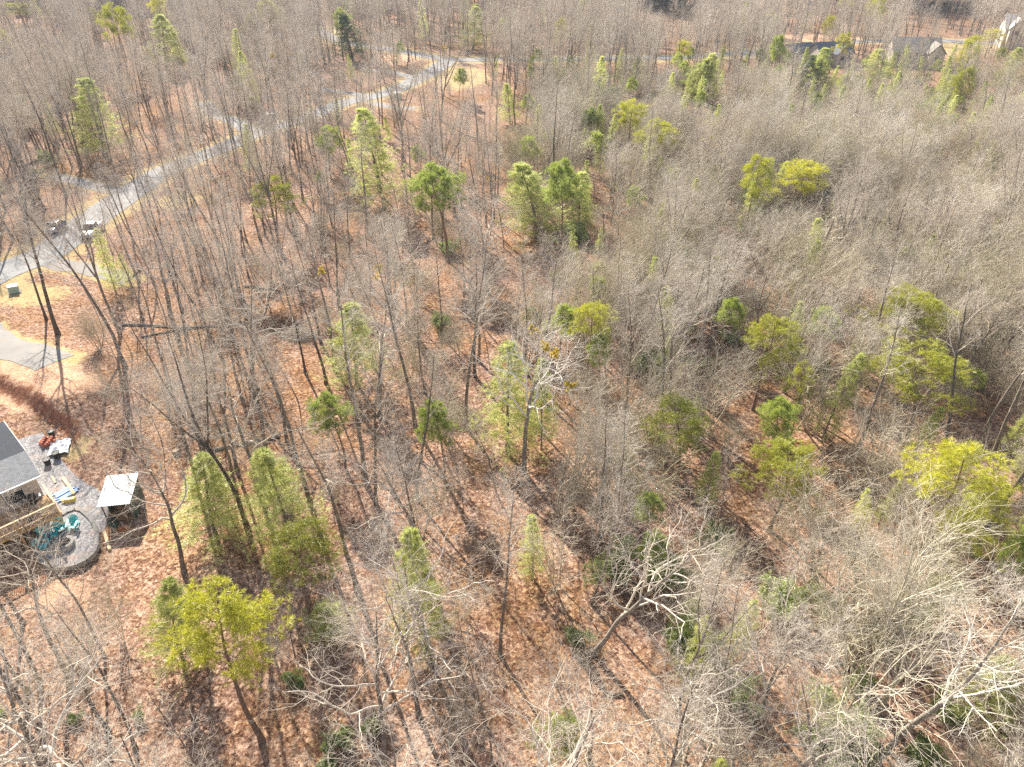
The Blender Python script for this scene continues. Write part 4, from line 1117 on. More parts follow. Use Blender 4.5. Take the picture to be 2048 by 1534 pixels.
# ------------------------------------------------------------------ landmark evergreens: (kind, crown x, top, bottom, width, label, short name)
EVER = [
 ('wpine', 757, 215, 405, 88, 'tall conical light green white pine just below the road bend', 'the conical pine by the bend'),
 ('lob', 535, 342, 424, 92, 'olive green pine leaning left, alone between the road and the brush heap', 'the leaning olive pine'),
 ('gpine', 650, 242, 300, 62, 'small dark green pine with two flat tufts just below the asphalt road', 'the small roadside pine'),
 ('gpine', 886, 312, 420, 96, 'bushy green pine to the right of the conical white pine', 'the bushy green pine'),
 ('wpine', 1075, 320, 470, 100, 'broad pale green pine, lower left of the upper centre green clump', 'the upper green clump'),
 ('gpine', 1125, 312, 420, 70, 'darker green pine at the back right of the upper centre green clump', None),
 ('wpine', 1160, 345, 460, 60, 'thin pale pine at the right end of the upper centre green clump', None),
 ('lob', 1265, 190, 252, 66, 'rounded olive pine, left and above its twin in the upper right brush', None),
 ('lob', 1326, 236, 300, 84, 'rounded yellow green pine low in the upper right brush', 'the rounded yellow green pine'),
 ('gpine', 1189, 216, 252, 40, 'small dark pine standing alone on leaf litter below the cross road', 'the small lone pine'),
 ('wpine', 1390, 115, 195, 62, 'pale feathery pine next to the cross road, upper right', 'the feathery roadside pine'),
 ('lob', 1361, 76, 112, 34, 'small round dark pine top standing against the cross road', None),
 ('wpine', 1421, 105, 195, 44, 'narrow pointed green pine directly right of the feathery roadside pine', None),
 ('wpine', 1283, 115, 182, 36, 'thin pale green pine just below the straight part of the cross road', None),
 ('lob', 1512, 302, 400, 66, 'olive pine forming the left half of a pair in the upper right brush', None),
 ('lob', 1588, 306, 388, 100, 'bright olive pine forming the right half of a pair in upper right brush', 'the olive pine pair'),
 ('lob', 1183, 584, 690, 84, 'vivid yellow green pine standing alone at the centre right', 'the vivid centre pine'),
 ('gpine', 1205, 672, 716, 44, 'small dark green pine tucked under the vivid centre pine', None),
 ('lob', 1540, 615, 735, 112, 'vivid yellow green pine with long crown, right of centre in grey brush', 'the long vivid pine'),
 ('gpine', 1456, 590, 662, 50, 'small soft green pine left of the long vivid pine', None),
 ('lob', 1610, 745, 782, 62, 'low yellow green pine top peeping out below the long vivid pine', None),
 ('gpine', 1570, 790, 862, 70, 'dull green young pine above the round bright pine, lower right', None),
 ('lob', 1838, 566, 690, 160, 'big spreading pine with its bare trunk showing, right side of photo', 'the big spreading pine'),
 ('lob', 1862, 680, 826, 190, 'big olive pine just below the spreading pine on the right side', 'the big olive pine'),
 ('lob', 1372, 800, 890, 128, 'bright lime yellow drooping pine in shaded brush, right of centre', 'the lime yellow pine'),
 ('lob', 1580, 842, 985, 146, 'round bright green pine above tangled pale twigs, lower right', 'the round bright pine'),
 ('lob', 1905, 856, 1060, 190, 'large yellow green pine with long slanting pale trunk, lower right', 'the slanting trunk pine'),
 ('wpine', 1015, 690, 905, 104, 'pale green pine left of the white limbed bare tree at the centre', 'the pale centre pine'),
 ('wpine', 700, 585, 765, 92, 'light green feathery pine right of the brush heap', 'the feathery pine'),
 ('gpine', 672, 772, 872, 84, 'pale green young pine with dark shade below, left of centre', 'the young shaded pine'),
 ('wpine', 556, 868, 1075, 112, 'tall pale green pine behind the bright yellow pine, lower left', 'the tall pale pine'),
 ('wpine', 410, 922, 1085, 112, 'thin pale green pine to the right of the white roofed shed', 'the thin pale pine'),
 ('lob', 592, 1052, 1165, 150, 'bright yellow pine crown below the tall pale pine, lower left', 'the bright yellow pine'),
 ('lob', 448, 1150, 1390, 215, 'largest yellow green pine with big dotted tufts, lower left', 'the largest dotted pine'),
 ('wpine', 335, 1165, 1330, 90, 'pale soft pine behind the left edge of the largest dotted pine', None),
 ('wpine', 830, 1036, 1290, 92, 'narrow yellow green pine on orange leaves, lower centre', 'the narrow yellow pine'),
 ('wpine', 655, 1190, 1256, 72, 'small pale tuft of pine between two trunks, lower left centre', 'the small pale pine'),
 ('wpine', 183, 150, 300, 76, 'tall pale green conical pine in the wood left of the road', 'the left wood pine'),
 ('wpine', 318, 30, 130, 56, 'thin crooked pale pine in the upper left wood', 'the crooked upper left pine'),
 ('lob', 225, 0, 70, 56, 'pine with a ragged olive crown at the top edge, upper left', None),
 ('lob', 38, 2, 32, 56, 'dark green pine crown in the upper left corner', None),
 ('dpine', 700, 28, 112, 50, 'dark green spruce like tree near the left road branch', 'the dark roadside evergreen'),
 ('dpine', 1618, 110, 185, 60, 'dark evergreen covering the front of the slate blue house', None),
 ('wpine', 1640, 98, 190, 48, 'light green pine in front of the slate blue house roof', 'the slate blue house'),
 ('wpine', 1764, 98, 170, 54, 'yellow green pine at the left wall of the broad roofed house', 'the broad roofed house'),
 ('lob', 1688, 62, 100, 34, 'small yellow pine between the two far houses', None),
 ('lob', 1985, 55, 82, 46, 'round olive pine beside the cream house', 'the cream house'),
 ('wpine', 2015, 95, 175, 40, 'thin green pine below the cream house at the right edge', None),
 ('wpine', 1915, 150, 212, 44, 'slim green pine on the slope below the broad roofed house', None),
 ('gpine', 1865, 190, 222, 42, 'small green pine amid pale twigs far right', None),
 ('gpine', 1072, 275, 320, 56, 'small dull pine in leaf litter above the green clump', None),
 ('wpine', 1020, 165, 240, 34, 'thin dark pine among bare trunks below the cross road', None),
 ('gpine', 915, 140, 165, 30, 'little green pine on the mown grass at the junction', None),
 ('wpine', 945, 15, 90, 50, 'pale hazy pine behind the road junction', None),
 ('gpine', 2030, 1075, 1150, 80, 'green pine cut off by the right edge of the photo', None),
 ('wpine', 1990, 1325, 1440, 96, 'light green pine beside the long pale leaning trunk', 'the lower right pine'),
 ('gpine', 1570, 70, 120, 40, 'dull green tree next to the far clay clearing', None),
]
SHRUB = [
 (1686, 1395, 1534, 150, 'large dark evergreen bush under white limbs at the lower right bottom edge'),
 (1482, 1345, 1430, 84, 'round glossy green bush right of the open orange leaves, lower right'),
 (1375, 1195, 1320, 80, 'dark evergreen bush beneath the pair of stems, lower right centre'),
 (1240, 1060, 1175, 84, 'broad dull green bush left of the forked pale limb'),
 (1335, 1095, 1180, 90, 'dark green bush right of the forked pale limb'),
 (1440, 1040, 1100, 76, 'bright green bush with pale twigs above it, lower right centre'),
 (1425, 1270, 1340, 60, 'glossy bush wedged between two slanting stems, lower right'),
 (740, 1420, 1475, 48, 'small dark green bush by a grey trunk, bottom centre left'),
 (684, 1445, 1495, 42, 'small bright green bush, middle one of the bottom row'),
 (654, 1470, 1515, 36, 'small yellow green bush, leftmost of the bottom row'),
 (655, 1508, 1540, 34, 'small green bush cut by the bottom edge'),
 (577, 1330, 1372, 34, 'little dark bush between trunks right of the largest dotted pine'),
 (598, 1348, 1378, 24, 'little yellow green bush touching the dark one near the dotted pine'),
 (145, 1420, 1448, 28, 'tiny green bush on open leaves, lower left'),
 (275, 1412, 1442, 22, 'tiny pale bush at the foot of leaves left of the dotted pine'),
 (2, 1415, 1440, 24, 'tiny green bush at the left edge'),
 (1390, 700, 740, 52, 'dark green bush in deep shade below centre right brush'),
 (1600, 690, 720, 40, 'small dark bush right of the long vivid pine'),
 (900, 470, 510, 40, 'small evergreen bush in grey twigs above centre'),
 (1150, 1240, 1290, 50, 'dull bush on shaded leaves left of the slanting trunk'),
 (1660, 1180, 1230, 60, 'evergreen bush in the twigs above the lower right opening'),
 (1820, 1180, 1250, 80, 'light green bush beside two trunks, lower right'),
 (1900, 1390, 1440, 60, 'green bush on the shadow striped slope, lower right'),
 (1745, 1230, 1290, 70, 'yellow green bush left of the long pale trunk'),
]
taken = []          # (x, y, radius) kept clear of random trees
MARKS = [('the white roofed shed', 233, 1000), ('the fire pit', 133, 1092), ('the dark car', 113, 465), ('the white pickup', 185, 465),
         ('the brush heap', 556, 650), ('the cut stump', 353, 907), ('the concrete drive', 60, 705), ('the long fallen log', 320, 650),
         ('the road junction', 885, 125), ('the mulch bed cabinet', 795, 198), ('the asphalt side drive', 470, 245), ('the gravel drive', 180, 540), ('the house deck', 60, 1030)]
def crown_place(kind, pi, x, yt, yb, w):
    p = PROTO[kind][pi % len(PROTO[kind])]
    top = {'lob': .80, 'gpine': .78}.get(kind, .55)
    H = p['H']
    yc = (yt + yb) / 2
    for _ in range(4):
        q = at(x, yc, top * H)
        dep = proj(q)[2]; pxm = FPX / dep
        th = math.atan2(CAMH - q.z, math.hypot(q.x, q.y))
        c, s_ = math.cos(th), math.sin(th)
        if kind in ('lob', 'gpine'):
            H = np.clip(((yb - yt) - w * s_ * .6) / (pxm * c) / .44, 9, 22)
        else:
            H = np.clip(((yb - yt) - w * s_ * .25) / (pxm * c) / .95, 3, 24)
        if kind == 'laurel': H = np.clip(((yb - yt) - w * s_ * .5) / (pxm * c), .8, 5)
    r = (w / 2 / pxm) / p['rad'] * {'wpine': 1.3, 'dpine': 1.3, 'gpine': 1.25, 'lob': 1.1}.get(kind, 1.1)
    return Vector((q.x, q.y, float(hgt(q.x, q.y)))), (r, r, H / p['H']), w / 2 / pxm
rng_ = random.Random(77)
for i, (kind, x, yt, yb, w, lab, short) in enumerate(EVER):
    b, sc, r = crown_place(kind, i, x, yt, yb, w)
    o = plant(kind, i, 'pine_tree' if kind != 'dpine' else 'evergreen_tree', b, rng_.uniform(0, 6.28), sc)
    tag(o, lab, 'pine tree' if kind != 'dpine' else 'evergreen', 'pines and evergreens standing in the bare wood')
    taken.append((b.x, b.y, max(1.2, min(r * .6, 2.5))))
    if short: MARKS.append((short, x, (yt + yb) / 2))
for i, (x, yt, yb, w, lab) in enumerate(SHRUB):
    b, sc, r = crown_place('laurel', i, x, yt, yb, w)
    o = plant('laurel', i, 'evergreen_bush', b, rng_.uniform(0, 6.28), sc)
    tag(o, lab, 'bush', 'evergreen bushes under the trees'); taken.append((b.x, b.y, max(.8, r * .7)))

# ------------------------------------------------------------------ landmark bare trees: (kind, variant, base px, top px, width scale, label, clumps)
BARE = [
 ('fork', 1, (882, 243), (888, 22), 1.25, 'big dark bare tree with several trunks on the grass by the junction', [(888, 95)]),
 ('pale', 0, (1047, 945), (1072, 590), 1.0, 'pale barked bare tree with white wide limbs at the centre of the photo', [(1068, 655), (1092, 690), (1105, 705), (1142, 775)]),
 ('ptall', 0, (1748, 1528), (2040, 1120), 1.25, 'long pale leaning trunk running up to the right, lower right corner', []),
 ('pale', 1, (1186, 1308), (1440, 985), .85, 'pale forked bare tree leaning right above open orange leaves', []),
 ('oak', 0, (772, 1542), (672, 1225), 1.0, 'crooked grey bare tree with drooping pale branches at the bottom centre left', []),
 ('oak', 1, (368, 1142), (268, 820), 1.0, 'dark trunked spreading bare tree just right of the shed', []),
 ('tall', 1, (116, 668), (-10, 300), 1.3, 'thick mottled straight trunk between the gravel and concrete drives', []),
 ('fork', 0, (606, 402), (560, 150), 1.1, 'grey forked bare tree standing against the asphalt road', []),
 ('oak', 2, (706, 372), (690, 170), .9, 'bare tree with branches fanned like a vase below the road', []),
 ('tall', 2, (272, 1500), (140, 1190), 1.0, 'slanting mossy dark trunk at the lower left', []),
 ('oak', 3, (218, 1465), (60, 1200), .9, 'bare tree with forked pale branches at the lower left', []),
 ('fork', 2, (240, 668), (118, 330), 1.0, 'tall bare tree standing at the left end of the long fallen log', []),
 ('tall', 3, (612, 748), (545, 430), .9, 'curved dark trunk standing alone right of the brush heap', []),
 ('tall', 4, (1000, 1310), (1003, 930), 1.0, 'straight dark trunk left of the open leaves, lower centre', []),
 ('oak', 1, (838, 1432), (790, 1090), .9, 'bare tree with pale lower trunk in front of the narrow yellow pine', []),
 ('fork', 1, (408, 248), (385, 15), 1.15, 'tall forked bare tree by the end of the asphalt side drive', []),
 ('fork', 0, (1356, 1422), (1450, 1080), .8, 'bare tree with paired slanting stems beside evergreen bushes, lower right centre', []),
 ('oak', 2, (760, 830), (765, 515), 1.0, 'grey bare tree with yellow mistletoe at top, left of centre', [(755, 535), (758, 550), (648, 532)]),
 ('oak', 0, (600, 210), (560, 60), .9, 'bare tree dotted with yellow mistletoe above the road', [(530, 125), (545, 110), (580, 110), (606, 155), (555, 140), (528, 158)]),
 ('oak', 3, (1420, 400), (1420, 255), .7, 'bare tree with yellow mistletoe in the upper right brush', [(1405, 277), (1424, 272), (1420, 286)]),
 ('tall', 1, (752, 1010), (740, 640), 1.0, 'straight grey trunk in front of the dark gap right of the young shaded pine', []),
 ('oak', 2, (930, 480), (915, 300), .9, 'bare dark tree below the bushy green pine', [(1018, 357)]),
 ('oak', 1, (1470, 1560), (1430, 1290), .8, 'pale crowned bare tree at the bottom edge right of centre', []),
 ('oak', 3, (1640, 1620), (1600, 1270), 1.0, 'white limbed spreading bare tree above the large dark bush', []),
]
GB = 'bare hardwood trees of the wood'
def bare_place(base, top, kind, vi):
    b = at(*base); rx, ry, rz = ray(*top)
    # point of the top ray nearest the vertical through the base, lean limited
    t = (b.x * rx + b.y * ry) / (rx * rx + ry * ry)
    T = Vector((t * rx, t * ry, CAMH + t * rz))
    d = T - b
    lim = .32 * max(d.z, 1)
    h = math.hypot(d.x, d.y)
    if h > lim: d.x *= lim / h; d.y *= lim / h
    return b, d
def stick_clumps(o, pr, pxs, parent):
    bpy.context.view_layer.update()
    Mw = np.array(o.matrix_basis); E = pr['ends']; Wd = E @ Mw[:3, :3].T + Mw[:3, 3]
    dep = Wd[:, 1] * CP - (Wd[:, 2] - CAMH) * SP
    X = 1024 + FPX * Wd[:, 0] / dep; Y = 767 - FPX * (Wd[:, 1] * SP + (Wd[:, 2] - CAMH) * CP) / dep
    for k, (x, y) in enumerate(pxs):
        i = int(np.argmin((X - x) ** 2 + (Y - y) ** 2)); rs = np.random.RandomState(k + 3)
        V, Q = tufts(np.zeros((14, 3)) + rs.randn(14, 3) * .16, rs.randn(14, 3), 10, .22, .09, rs, 1)
        s = 1.6 if y < 200 else 1.1
        c = link('mistletoe', raw_mesh('mistletoe', V * s, Q, mats=[MAT['leaves_mistletoe']]), parent, tuple(E[i]))
indiv_done = 0
for (kind, vi, base, top, ws, lab, cl) in BARE:
    b, d = bare_place(base, top, kind, vi)
    p = PROTO[kind][vi % len(PROTO[kind])]
    Hh = min(max(d.length, 9), 29); s = Hh / p['H']
    la = math.asin(max(-.5, min(.5, d.x / d.length))); lb = math.asin(max(-.5, min(.5, -d.y / d.length)))
    o = plant(kind, vi, 'bare_tree', b, rng_.uniform(0, 6.28), (s * ws * .95, s * ws * .95, s), (la, lb))
    tag(o, lab, 'bare tree', GB); indiv_done += 1
    taken.append((b.x, b.y, 1.8))
    if cl: stick_clumps(o, p, cl, o)

# ------------------------------------------------------------------ the rest of the wood, placed by where the photo is dense or open
NR = np.random.RandomState(2024)
def candidates(step, y0, y1):
    out = []
    y = y0
    ys = np.arange(y0, y1, step)
    for y in ys:
        half = (y * 1.0 + 45 * .62) * .76 + 14
        xs = np.arange(-half, half, step)
        out.append(np.column_stack([xs + (NR.rand(len(xs)) - .5) * step * .95, np.full(len(xs), y) + (NR.rand(len(xs)) - .5) * step * .95]))
    return np.concatenate(out)
def to_px(x, y, z=0.0):
    zz = hgt(x, y) + z - CAMH
    dep = y * CP - zz * SP; up = y * SP + zz * CP
    return 1024 + FPX * x / dep, 767 - FPX * up / dep, dep
def inblob(X, Y, cx, cy, rx, ry): return ((X - cx) / rx) ** 2 + ((Y - cy) / ry) ** 2 < 1
def open_ground(P, margin):
    """candidates that keep off roads, the yard, houses and placed trees"""
    x, y = P[:, 0], P[:, 1]
    ok = road_clear(x, y) > margin
    ok &= np.hypot((x + 43) / 1.15, y - 46.5) > 10.5
    s = bank_dist(x, y); ok &= ~((s > -3) & (s < 9) & (x < -45) & (x > -75))
    X, Y, _ = to_px(x, y)
    for px, py, r in ((1655, 128, 11), (1600, 128, 9), (1818, 128, 14), (2038, 92, 13), (612, 46, 8), (668, 38, 8), (298, 30, 7), (1640, 77, 14), (925, 150, 9), (940, 135, 9), (1890, 108, 12)):
        q = at(px, py); ok &= np.hypot(x - q.x, (y - q.y) * .8) > r
    for (tx, ty, r) in taken: ok &= np.hypot(x - tx, y - ty) > r
    for px, py, r in ((330, 652, 0), (556, 650, 2.5), (605, 672, 2), (233, 1000, 3), (30, 590, 5), (113, 463, 4), (186, 468, 4), (535, 240, 4), (793, 197, 4)):
        q = at(px, py); ok &= np.hypot(x - q.x, y - q.y) > r
    return ok
SHOW = [(x - w * .5, x + w * .5, yt, yb, proj(crown_place(k, i, x, yt, yb, w)[0])[2], .9) for i, (k, x, yt, yb, w, _, _) in enumerate(EVER)]
SHOW += [(x - w * .4, x + w * .4, yt, yb, proj(at(x, yb))[2], .25) for (x, yt, yb, w, _) in SHRUB]
SHOW += [(0, 215, 840, 1135, proj(at(120, 1090))[2] + 4, .8), (180, 275, 930, 1060, proj(at(235, 1045))[2], .9), (75, 150, 435, 480, 1e9, .85), (150, 215, 435, 485, 1e9, .6),
         (1590, 1690, 80, 125, 1e9, .82), (1765, 1880, 70, 130, 1e9, .72), (1975, 2048, 25, 90, 1e9, .85), (1560, 1720, 60, 100, 1e9, .85), (0, 120, 640, 790, 1e9, .3), (20, 45, 565, 595, 1e9, .8), (1298, 1376, -10, 10, 1e9, .93), (1820, 1945, -10, 36, 1e9, .85), (195, 245, -10, 24, 1e9, .8),
         (518, 552, 225, 250, 1e9, .7), (775, 810, 182, 203, 1e9, .7), (250, 540, 635, 670, 1e9, .5), (490, 610, 610, 690, 1e9, .6), (380, 530, 870, 915, 1e9, .5), (900, 960, 125, 180, 1e9, .6), (1060, 1250, 1290, 1420, 1e9, .3)]
for pts, pr in ((MAIN[::3], .62), (np.array([q for q in CROSS[::4] if q[1] < 290 or q[0] > 20]), .8), (DRV[0][0][::3], .5), (DRV[2][0][::3], .5)):
    for a in pts:
        X_, Y_, D_ = to_px(np.array([a[0]]), np.array([a[1]])); w_ = 3.2 * FPX / D_[0]
        if -50 < X_[0] < 2100: SHOW.append((X_[0] - w_, X_[0] + w_, Y_[0] - w_ * .3, Y_[0] + w_ * .3, D_[0], pr))
def covers(S):
    """chance, per tree, that it is left out because the photo shows something clear behind its crown"""
    x, y = S['pos'][:, 0], S['pos'][:, 1]
    pr = [PROTO[k][v % len(PROTO[k])] for k, v in zip(S['kind'], S['var'])]
    Hh = np.array([p['H'] for p in pr]) * S['s']; rd = np.array([p['rad'] for p in pr]) * S['s'] * .75
    lo = np.array([p['zlo'] for p in pr]) * S['s']
    X0, Y0, D0 = to_px(x, y, lo); X1, Y1, D1 = to_px(x, y, Hh)
    r = rd * FPX / D1
    L = np.minimum(X0, X1) - r; Rr_ = np.maximum(X0, X1) + r; T = Y1; B = Y0
    keep = np.ones(len(x))
    for (a, b, t, d, dep, p) in SHOW:
        ox = np.clip(np.minimum(Rr_, b) - np.maximum(L, a), 0, None) / max(1, b - a); oy = np.clip(np.minimum(B, d) - np.maximum(T, t), 0, None) / max(1, d - t)
        hit = (ox * oy > .12) & (D0 < dep - .5)
        keep = np.where(hit, np.minimum(keep, 1 - p), keep)
    return keep
def thin(S):
    k = NR.rand(len(S['kind'])) < covers(S); ix = np.where(k)[0]
    return {n: (v[k] if isinstance(v, np.ndarray) else [v[i] for i in ix]) for n, v in S.items()}
def blobf(X, Y, L):
    k = np.zeros(len(X))
    for cx, cy, rx, ry, v in L:
        k = np.where(inblob(X, Y, cx, cy, rx, ry), v, k)
    return k
# -- tall trees
C = candidates(5.8, 7, 475); C = C[open_ground(C, 1.6)]
X, Y, D = to_px(C[:, 0], C[:, 1])
prob = np.where(Y < 100, .6, .80)
prob = np.where((X > 1150) & (Y > 230) & (Y < 1150), .68, prob)
prob = np.where((X > 1150) & (Y > 1150), .9, prob)
prob = np.where((X > 760) & (X < 1200) & (Y > 1000), .75, prob)
prob = np.where((X < 760) & (Y > 1000), .9, prob)
for (cx, cy, rx, ry, v) in ((1150, 1350, 180, 120, .22), (910, 960, 110, 90, .45), (660, 900, 60, 60, .6), (120, 620, 130, 70, .2), (500, 700, 60, 60, .5), (140, 1250, 110, 70, .6), (1880, 1420, 150, 90, .5), (360, 390, 70, 40, .35), (200, 470, 80, 50, .25), (820, 130, 60, 30, .25), (900, 170, 70, 30, .15), (700, 1000, 60, 90, .4)):
    prob = np.where(inblob(X, Y, cx, cy, rx, ry), v, prob)
C = C[NR.rand(len(C)) < prob]
X, Y, D = to_px(C[:, 0], C[:, 1])
right = np.clip((X - 900) / 500, 0, 1) * np.clip((Y - 150) / 120, 0, 1)
kinds, var, scl = [], [], []
for i in range(len(C)):
    u = NR.rand()
    near = np.clip((Y[i] - 850) / 350, 0, 1)
    if u < .22 * right[i] + .10 + .28 * near * (1 - right[i]): k = 'oak'
    elif u < .36 + .42 * right[i] + .2 * near * (1 - right[i]): k = 'fan' if NR.rand() < .75 * right[i] + .3 * near else 'fork'
    elif u > .945 and Y[i] < 260: k = ['lob', 'wpine', 'gpine'][NR.randint(3)]
    elif u > .975: k = 'pale' if NR.rand() < .5 else 'ptall'
    else: k = 'tall'
    kinds.append(k); var.append(NR.randint(12)); scl.append((.70 + .42 * NR.rand()) * (1 - .2 * right[i] - .08 * near))
TALL = dict(pos=C, kind=kinds, var=var, s=np.array(scl), rz=NR.rand(len(C)) * 6.28, lean=NR.randn(len(C), 2) * .045)
C = candidates(4.3, 14, 210); C = C[open_ground(C, 1.2)]
X, Y, D = to_px(C[:, 0], C[:, 1])
prob = np.where((X < 840) & (Y > 380) & (Y < 1600), .55, np.where(X < 1000, .28, .06))
for (cx, cy, rx, ry, v) in ((120, 620, 130, 70, .1), (360, 390, 70, 40, .15), (200, 470, 80, 50, .12), (140, 1250, 90, 60, .3)):
    prob = np.where(inblob(X, Y, cx, cy, rx, ry), v, prob)
C = C[NR.rand(len(C)) < prob]
n_ = len(C)
TALL['pos'] = np.concatenate([TALL['pos'], C]); TALL['kind'] += ['pole'] * n_; TALL['var'] += list(NR.randint(12, size=n_))
TALL['s'] = np.concatenate([TALL['s'], .7 + .4 * NR.rand(n_)]); TALL['rz'] = np.concatenate([TALL['rz'], NR.rand(n_) * 6.28]); TALL['lean'] = np.concatenate([TALL['lean'], NR.randn(n_, 2) * .035])
left_ = to_px(TALL['pos'][:, 0], TALL['pos'][:, 1]); drop_ = (left_[0] < 760) & (left_[1] > 400) & np.array([k == 'tall' for k in TALL['kind']]) & (NR.rand(len(TALL['kind'])) < .45)
k_ = ~drop_; ix_ = np.where(k_)[0]
TALL = {n: (v[k_] if isinstance(v, np.ndarray) else [v[i] for i in ix_]) for n, v in TALL.items()}
TALL = thin(TALL)
# -- slim young trees
C = candidates(4.6, 12, 300); C = C[open_ground(C, 1.0)]
X, Y, D = to_px(C[:, 0], C[:, 1])
prob = np.full(len(C), .55)
prob = np.where((X > 200) & (X < 760) & (Y > 430) & (Y < 1000), .85, prob)
prob = np.where(inblob(X, Y, 1160, 1350, 190, 130), .1, prob)
prob = np.where(inblob(X, Y, 120, 620, 130, 70), .15, prob)
C = C[NR.rand(len(C)) < prob]
SAP = dict(pos=C, kind=['sapling'] * len(C), var=list(NR.randint(12, size=len(C))), s=.55 + .65 * NR.rand(len(C)), rz=NR.rand(len(C)) * 6.28, lean=NR.randn(len(C), 2) * .07)
SAP = thin(SAP)
# -- many stemmed brush
C = candidates(3.0, 12, 330); C = C[open_ground(C, .8)]
X, Y, D = to_px(C[:, 0], C[:, 1])
prob = np.where((X > 1020) & (Y > 180), .95, .15)
prob = np.where((X > 740) & (X <= 1020) & (Y > 380) & (Y < 900), .42, prob)
prob = np.where((X <= 1020) & (Y >= 900), .30, prob)
prob = np.where((X > 1020) & (Y > 1080), .5, prob)
for (cx, cy, rx, ry, v) in ((1130, 1340, 230, 150, .05), (1870, 1400, 150, 100, .15), (1090, 960, 90, 80, .15), (1260, 950, 60, 40, .2)):
    prob = np.where(inblob(X, Y, cx, cy, rx, ry), v, prob)
cl = np.sin(C[:, 0] * .21 + 2.0 * np.sin(C[:, 1] * .13)) * np.sin(C[:, 1] * .17 + 1.7 * np.sin(C[:, 0] * .11))
C = C[NR.rand(len(C)) < prob * np.clip(.66 + .95 * cl, .08, 1.1)]
X, Y, D = to_px(C[:, 0], C[:, 1])
BRU = dict(pos=C, kind=['brush'] * len(C), var=list(NR.randint(12, size=len(C))), s=(.5 + .7 * NR.rand(len(C))) * np.where(X > 1020, 1.2, .6), rz=NR.rand(len(C)) * 6.28, lean=NR.randn(len(C), 2) * .08)
BRU = thin(BRU)
# -- evergreen undergrowth
C = candidates(5.2, 14, 270); C = C[open_ground(C, 1.5)]
X, Y, D = to_px(C[:, 0], C[:, 1])
prob = np.where((X > 1050) & (Y > 150), .42, .03)
prob = np.where(inblob(X, Y, 1160, 1350, 190, 130), 0, prob)
C = C[NR.rand(len(C)) < prob]
UND = dict(pos=C, kind=[['laurel', 'gpine', 'wpine', 'wpine'][k] for k in NR.randint(4, size=len(C))], var=list(NR.randint(12, size=len(C))), s=None, rz=NR.rand(len(C)) * 6.28, lean=NR.randn(len(C), 2) * .03)
UND['s'] = np.array([(.5 + .5 * NR.rand()) if k == 'laurel' else (.30 + .38 * NR.rand()) for k in UND['kind']])

NOUN = {'tall': ('straight bare tree', 'bare tree'), 'pole': ('slim straight bare tree', 'bare tree'), 'oak': ('spreading bare tree', 'bare tree'), 'fork': ('forked bare tree', 'bare tree'), 'pale': ('pale barked bare tree', 'bare tree'), 'ptall': ('straight pale trunked bare tree', 'bare tree'), 'fan': ('fan crowned bare tree', 'bare tree'),
        'sapling': ('slim young bare tree', 'young tree'), 'brush': ('many stemmed bare shrub', 'shrub'),
        'laurel': ('low leafy evergreen bush', 'bush'), 'gpine': ('small young green pine', 'young pine'), 'wpine': ('small feathery young pine', 'young pine')}
NOUN['lob'] = ('rounded green pine', 'pine tree')
OBN = {'lob': 'pine_tree', 'sapling': 'young_tree', 'brush': 'bare_shrub', 'laurel': 'evergreen_bush', 'gpine': 'young_pine', 'wpine': 'young_pine'}
GRP = {'lob': 'pines and evergreens standing in the bare wood', 'sapling': 'slim young trees of the wood', 'brush': 'bare shrubs between the trees', 'laurel': 'evergreen bushes under the trees', 'gpine': 'young pines under the bare trees', 'wpine': 'young pines under the bare trees'}
ORD = ['nearest', 'second nearest', 'third nearest', 'fourth nearest', 'fifth nearest', 'sixth nearest', 'seventh nearest', 'eighth nearest', 'ninth nearest', 'tenth nearest'] + ['%dth nearest' % k for k in range(11, 60)]
MX = np.array([[m[1], m[2]] for m in MARKS], float)
used = {}
def pick_visible(S, n):
    x, y = S['pos'][:, 0], S['pos'][:, 1]
    Hh = np.array([PROTO[k][v % len(PROTO[k])]['H'] for k, v in zip(S['kind'], S['var'])]) * S['s']
    X0, Y0, D0 = to_px(x, y); X1, Y1, D1 = to_px(x, y, Hh * .97); Xm, Ym, Dm = to_px(x, y, Hh * .7)
    vis = (Xm > -15) & (Xm < 2063) & (Ym > -8) & (Y1 < 1500) & (Xm + X1 > -10)
    size = Hh / Dm * np.where(vis, 1, 0)
    order = np.argsort(-size)[:n]
    return [i for i in order if vis[i]], Xm, Ym, Dm, Hh
def plant_set(S, n, parts_px):
    idx, Xm, Ym, Dm, Hh = pick_visible(S, n)
    items = []
    for i in idx:
        d = np.hypot(MX[:, 0] - Xm[i], (MX[:, 1] - Ym[i]) * 1.2); j = int(np.argmin(d))
        dx, dy = Xm[i] - MX[j, 0], (Ym[i] - MX[j, 1]) * 1.2
        side = ('right of' if dx > 0 else 'left of') if abs(dx) > abs(dy) else ('in front of' if dy > 0 else 'behind')
        items.append((d[j], i, j, side))
    items.sort()
    med = {}
    for k in set(S['kind']): med[k] = np.median([Hh[i] for i in idx if S['kind'][i] == k] or [1])
    for dd, i, j, side in items:
        k, v = S['kind'][i], S['var'][i]
        x, y = S['pos'][i]
        big = FPX * Hh[i] / Dm[i] > parts_px
        o = plant(k, v, OBN.get(k, 'bare_tree'), gz(x, y, -.05), S['rz'][i], S['s'][i], tuple(S['lean'][i]), big)
        adj = 'tall' if Hh[i] > med[k] else 'shorter'
        noun, cat = NOUN[k]
        key = (adj, noun, j, side); c = used.get(key, 0); used[key] = c + 1
        tag(o, '%s %s, %s %s %s' % (adj, noun, ORD[c], side, MARKS[j][0]), cat, GRP.get(k, GB))
    return set(idx)
done = {}
done['T'] = plant_set(TALL, 300 - indiv_done, 60)
done['S'] = plant_set(SAP, 290, 60)
